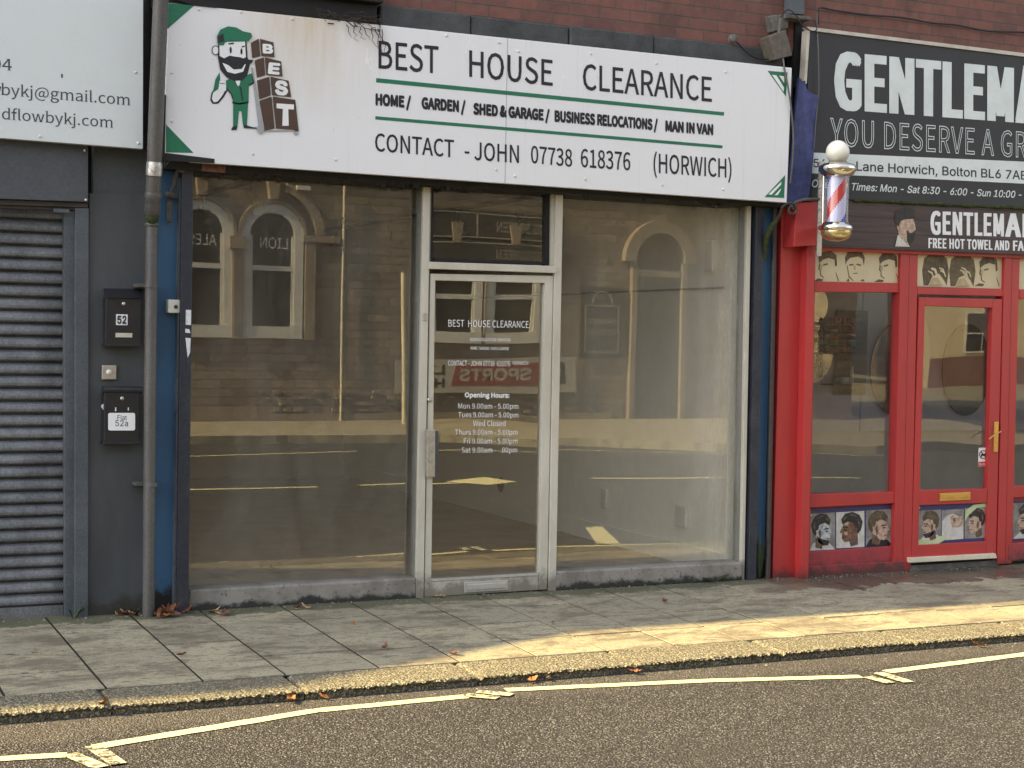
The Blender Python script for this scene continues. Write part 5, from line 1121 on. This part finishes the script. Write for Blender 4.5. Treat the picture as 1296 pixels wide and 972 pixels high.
part('fascia_rule',MT['pub_gilt'],lambda m:[m.box(11.25,14.35,PYF+.12,PYF+.125,3.93,3.95),m.box(11.25,14.35,PYF+.12,PYF+.125,3.47,3.49),m.box(12.45,12.48,PYF+.12,PYF+.125,3.49,3.93),m.box(11.25,14.35,PYF+.11,PYF+.115,3.37,3.39)],fb)
lay_text('BIG SCREEN',Vector((13.95,PYF+.123,3.60)),Vector((-1.05,0,0)),Vector((0,0,.2)),Vector((0,1,0)),MT['pub_gilt'],fb)
lay_text('BIG SCREEN',Vector((13.95,PYF+.114,3.10)),Vector((-1.05,0,0)),Vector((0,0,.17)),Vector((0,1,0)),MT['pub_gilt'],fb)
part('drainpipe',MT['post_white'],lambda m:m.tube([(9.83,PYF+.08,.03),(9.83,PYF+.08,4.4)],.024,8),pub)
lampb=part('wall_lamp',MT['pub_frame'],lambda m:m.box(8.9,9.15,PYF+.12,PYF+.2,4.22,4.3),pub)
wb=thing('wall_board','dark framed notice board on the pub wall beside its arched door','sign',(15.3,PYF,1.3))
part('board',MT['pub_board'],lambda m:m.box(14.82,15.78,PYF+.003,PYF+.07,1.28,2.66),wb)
part('board_rule',MT['pub_gilt'],lambda m:[m.box(14.92,15.68,PYF+.07,PYF+.075,1.36,1.38),m.box(14.92,15.68,PYF+.07,PYF+.075,2.28,2.30),m.box(14.92,14.94,PYF+.07,PYF+.075,1.38,2.28),m.box(15.66,15.68,PYF+.07,PYF+.075,1.38,2.28),band(m,arch(15.1,15.5,2.34,2.36,8),arch(15.07,15.53,2.34,2.36,8),PYF+.07,.005)],wb)
lay_text('SPORTS',Vector((15.6,PYF+.076,1.92)),Vector((-.6,0,0)),Vector((0,0,.1)),Vector((0,1,0)),MT['pub_gilt'],wb,bold=.02)
lay_text('BIG SCREEN',Vector((15.62,PYF+.076,1.72)),Vector((-.64,0,0)),Vector((0,0,.1)),Vector((0,1,0)),MT['pub_gilt'],wb)
bn=thing('banner','grey and red sports banner hung low along the pub wall','banner',(12.8,PYF,.55))
part('cloth',MT['banner_grey'],lambda m:m.prism([(10.9,PYF+.09,.53),(14.75,PYF+.09,.57),(14.7,PYF+.09,1.27),(10.9,PYF+.09,1.17)],(0,.01,0)),bn)
part('red_block',MT['banner_red'],lambda m:m.prism([(11.95,PYF+.101,.68),(13.95,PYF+.101,.71),(13.85,PYF+.101,1.14),(12.05,PYF+.101,1.08)],(0,.004,0)),bn)
part('dark_block',MT['pub_board'],lambda m:m.prism([(14.05,PYF+.101,.72),(14.5,PYF+.101,.74),(14.45,PYF+.101,1.17),(14.02,PYF+.101,1.14)],(0,.004,0)),bn)
lay_text('SPORTS',Vector((13.72,PYF+.107,.80)),Vector((-1.6,0,-.03)),Vector((0,0,.24)),Vector((0,1,0)),MT['banner_grey'],bn,bold=.03)
lay_text('LIVE',Vector((11.82,PYF+.103,.90)),Vector((-.8,0,-.01)),Vector((0,0,.18)),Vector((0,1,0)),MT['pub_board'],bn,bold=.03)
lay_text('HERE',Vector((11.82,PYF+.103,.64)),Vector((-.8,0,-.01)),Vector((0,0,.18)),Vector((0,1,0)),MT['pub_board'],bn,bold=.03)
lay_text('s',Vector((14.4,PYF+.107,.86)),Vector((-.26,0,0)),Vector((0,0,.26)),Vector((0,1,0)),MT['banner_grey'],bn,bold=.04)
po=MB(); po.tube([(10.62,-17.6,.03),(10.60,-17.6,1.4),(10.56,-17.6,2.75)],.04,12); tag(po.build('street_post',MT['post_white'],base=(10.62,-17.6,.03)),'slim pale street post on the sunny far pavement in front of the pub','post')
# stones of a rough plinth patch
part('rough_plinth',MT['pub_dress'],lambda m:[m.box(x:=random.uniform(8.2,15.2),x+random.uniform(.05,.16),PYF+.001,PYF+random.uniform(.03,.06),z:=.2+.11*random.randint(0,3),z+random.uniform(.03,.07)) for k in range(70)],pub)
# corner house catching the sun, far end of the side street
ch=thing('corner_house','cream rendered house in the sun beyond the side street','house',(48.5,-37,0))
rot=Matrix.Rotation(R(28),4,'Z'); cc=Vector((48.5,-37,0))
def hb(m,x0,x1,y0,y1,z0,z1):
    k=MB(); k.box(x0,x1,y0,y1,z0,z1); m.add([rot@v+cc for v in k.v],k.f)
part('wall',MT['house_yellow'],lambda m:hb(m,-8,8,-8,0,0,6.4),ch)
part('brick_base',MT['brick'],lambda m:hb(m,-8.02,-1,-.05,.03,0,1.2),ch)
part('roof',MT['roof'],lambda m:hb(m,-8.3,8.3,-8.3,.3,6.401,7.2),ch)
for x in (-6.4,-3.4,1.0,4.4):
    for z in (1.4,4.0):
        wn=part('window',MT['pub_frame'],lambda m:hb(m,x-.08,x+1.28,.002,.07,z-.08,z+1.68),ch); part('pane',MT['pub_dark'],lambda m:[hb(m,x,x+.58,.07,.08,z,z+.76),hb(m,x+.62,x+1.2,.07,.08,z,z+.76),hb(m,x,x+1.2,.07,.08,z+.82,z+1.6)],wn)
part('door',MT['pub_frame'],lambda m:hb(m,-1,.1,.002,.08,0,2.2),ch)
sr=thing('side_terrace','dark brick terrace standing along the side street beside the pub','building',(31,-46,0))
part('brick_wall',MT['brick'],lambda m:m.box(23,39.5,-54,-46,0,6.2),sr)
part('roof',MT['roof'],lambda m:m.prism([(23,-45.8,6.201),(23,-54.2,6.201),(23,-50,8.4)],(16.5,0,0)),sr)
for x in (25,28.6,32.2,35.8):
    for z in (1.0,3.7):
        wn=part('window',MT['pub_frame'],lambda m:m.box(x-.08,x+1.18,-45.998,-45.93,z-.08,z+1.58),sr); part('pane',MT['pub_dark'],lambda m:m.box(x,x+1.1,-45.93,-45.92,z,z+1.5),wn)
# ------------------------------------------------------------------ leaves and grit
def leaf_mesh(seed):
    rnd=random.Random(seed); m=bpy.data.meshes.new('fallen_leaf'); n=10; Vv=[]; L=.045; cur=rnd.uniform(.2,.9); tw_=rnd.uniform(-.4,.4)
    for i in range(n+1):
        t=i/n; wd=.02*math.sin(math.pi*min(1,t*1.02))**.7*(1 if i%2 else .78)*rnd.uniform(.85,1.1); x=(t-.5)*L*2; z=cur*.03*(t-.4)**2*4+.004
        for s_ in (-1,0,1): Vv.append((x,s_*wd,z+(abs(s_)*wd*rnd.uniform(.3,.9))+s_*wd*tw_))
    Fs=[]
    for i in range(n):
        for k in range(2): Fs.append((i*3+k,i*3+k+1,(i+1)*3+k+1,(i+1)*3+k))
    m.from_pydata(Vv,[],Fs); m.update(); return m
lm={}
for c_ in 'abc':
    for k in range(3):
        me=leaf_mesh(ord(c_)*10+k); me.materials.append(MT['leaf_'+c_]); lm[(c_,k)]=me
def leaf(x,y,z,c_,label,group,s_=1.0,flat=True):
    o=bpy.data.objects.new('fallen_leaf',lm[(c_,random.randrange(3))]); COL.objects.link(o); o.location=(x,y,z)
    o.rotation_euler=(random.uniform(-.25,.25) if flat else random.uniform(-.9,.9),random.uniform(-.2,.2) if flat else random.uniform(-.7,.7),random.uniform(0,6.28)); o.scale=(s_,)*3
    tag(o,label,'leaf',group)
for k in range(16):
    p=W(random.choice([random.gauss(205,9),random.gauss(222,12)]),778,-.1)
    leaf(p.x,random.uniform(-.22,-.09),.0+random.uniform(.0,.04),random.choice('aaab'),'curled brown leaf in the heap between the drainpipe and the dark post','leaves heaped by the drainpipe',random.uniform(.6,.95),False)
for k in range(6):
    p=W(random.gauss(160,7),778,-.1); leaf(p.x,random.uniform(-.1,-.05),.004,random.choice('aac'),'dry leaf against the grey wall below the letter boxes','leaves below the letter boxes',random.uniform(.6,.9),False)
for k in range(9):
    p=W(random.choice([random.gauss(378,8),random.gauss(262,10)]),770,-.1); leaf(p.x,random.uniform(-.24,-.11),.002+gz(-.2),random.choice('aacc'),'dry leaf lying along the left hand concrete riser','leaves along the concrete riser',random.uniform(.5,.9))
for (px,py,c_,lab,s_) in ((487,822,'a','dark red leaf flat on the middle of the pavement',.9),(575,829,'a','thin brown leaf on the slabs close to the sunny strip',.8),(841,763,'a','reddish leaf on the slabs below the right hand window',1.0),(700,790,'a','small brown leaf on the slabs below the door',.6),(556,757,'c','pale leaf at the foot of the door frame',.9),(448,791,'b','small orange leaf on the slabs below the left window',.6),(230,831,'a','dark leaf on the slabs below the drainpipe',.8)):
    q=G(px,py,0,CF); leaf(q.x,q.y,q.z+.004,c_,lab,None,s_)
for (px,py,c_,lab,s_) in ((367,887,'b','orange leaf in the gutter near the left kerb joint',1.2),(405,882,'b','yellowish leaf in the gutter right of the left kerb joint',.9),(660,857,'b','round orange leaf in the gutter below the door',.9),(674,852,'c','pale yellow leaf on the kerb edge below the door',.8),(788,847,'a','red leaf in the gutter below the right window',.9),(1240,819,'b','flat orange leaf on the road near the right end of the kerb',1.1)):
    q=G(px,py,-.095); leaf(q.x,min(q.y,-2.085),-.09,c_,lab,None,s_)
q=G(140,897,-.05); leaf(q.x,-2.03,-.045,'b','crumpled orange leaf on the kerb stone at the left',None,1.2,False)
gr=MB()
def chip(x,y,z,r):
    V=[(x+random.uniform(-r,r),y+random.uniform(-r,r),z+random.uniform(0,r*1.2)) for _ in range(5)]
    gr.add(V,[(0,1,2),(0,2,3),(0,3,4),(1,2,4),(2,3,4),(0,1,4)])
for k in range(620):
    x=random.uniform(1.2,8.2); y=-.04-abs(random.gauss(0,.08)); chip(x,y,gz(y),random.choice([.003,.004,.006,.009]))
for k in range(120):
    x=random.uniform(1,8); y=-2.10-abs(random.gauss(0,.05)); chip(x,y,-.099,random.choice([.004,.006,.009]))
for k in range(70):
    x=random.uniform(1,8); y=random.uniform(-1.7,-.2); chip(x,y,gz(y),random.choice([.003,.004,.006]))
struct(gr.build('grit',MT['grit'],fix=False),'stuff')
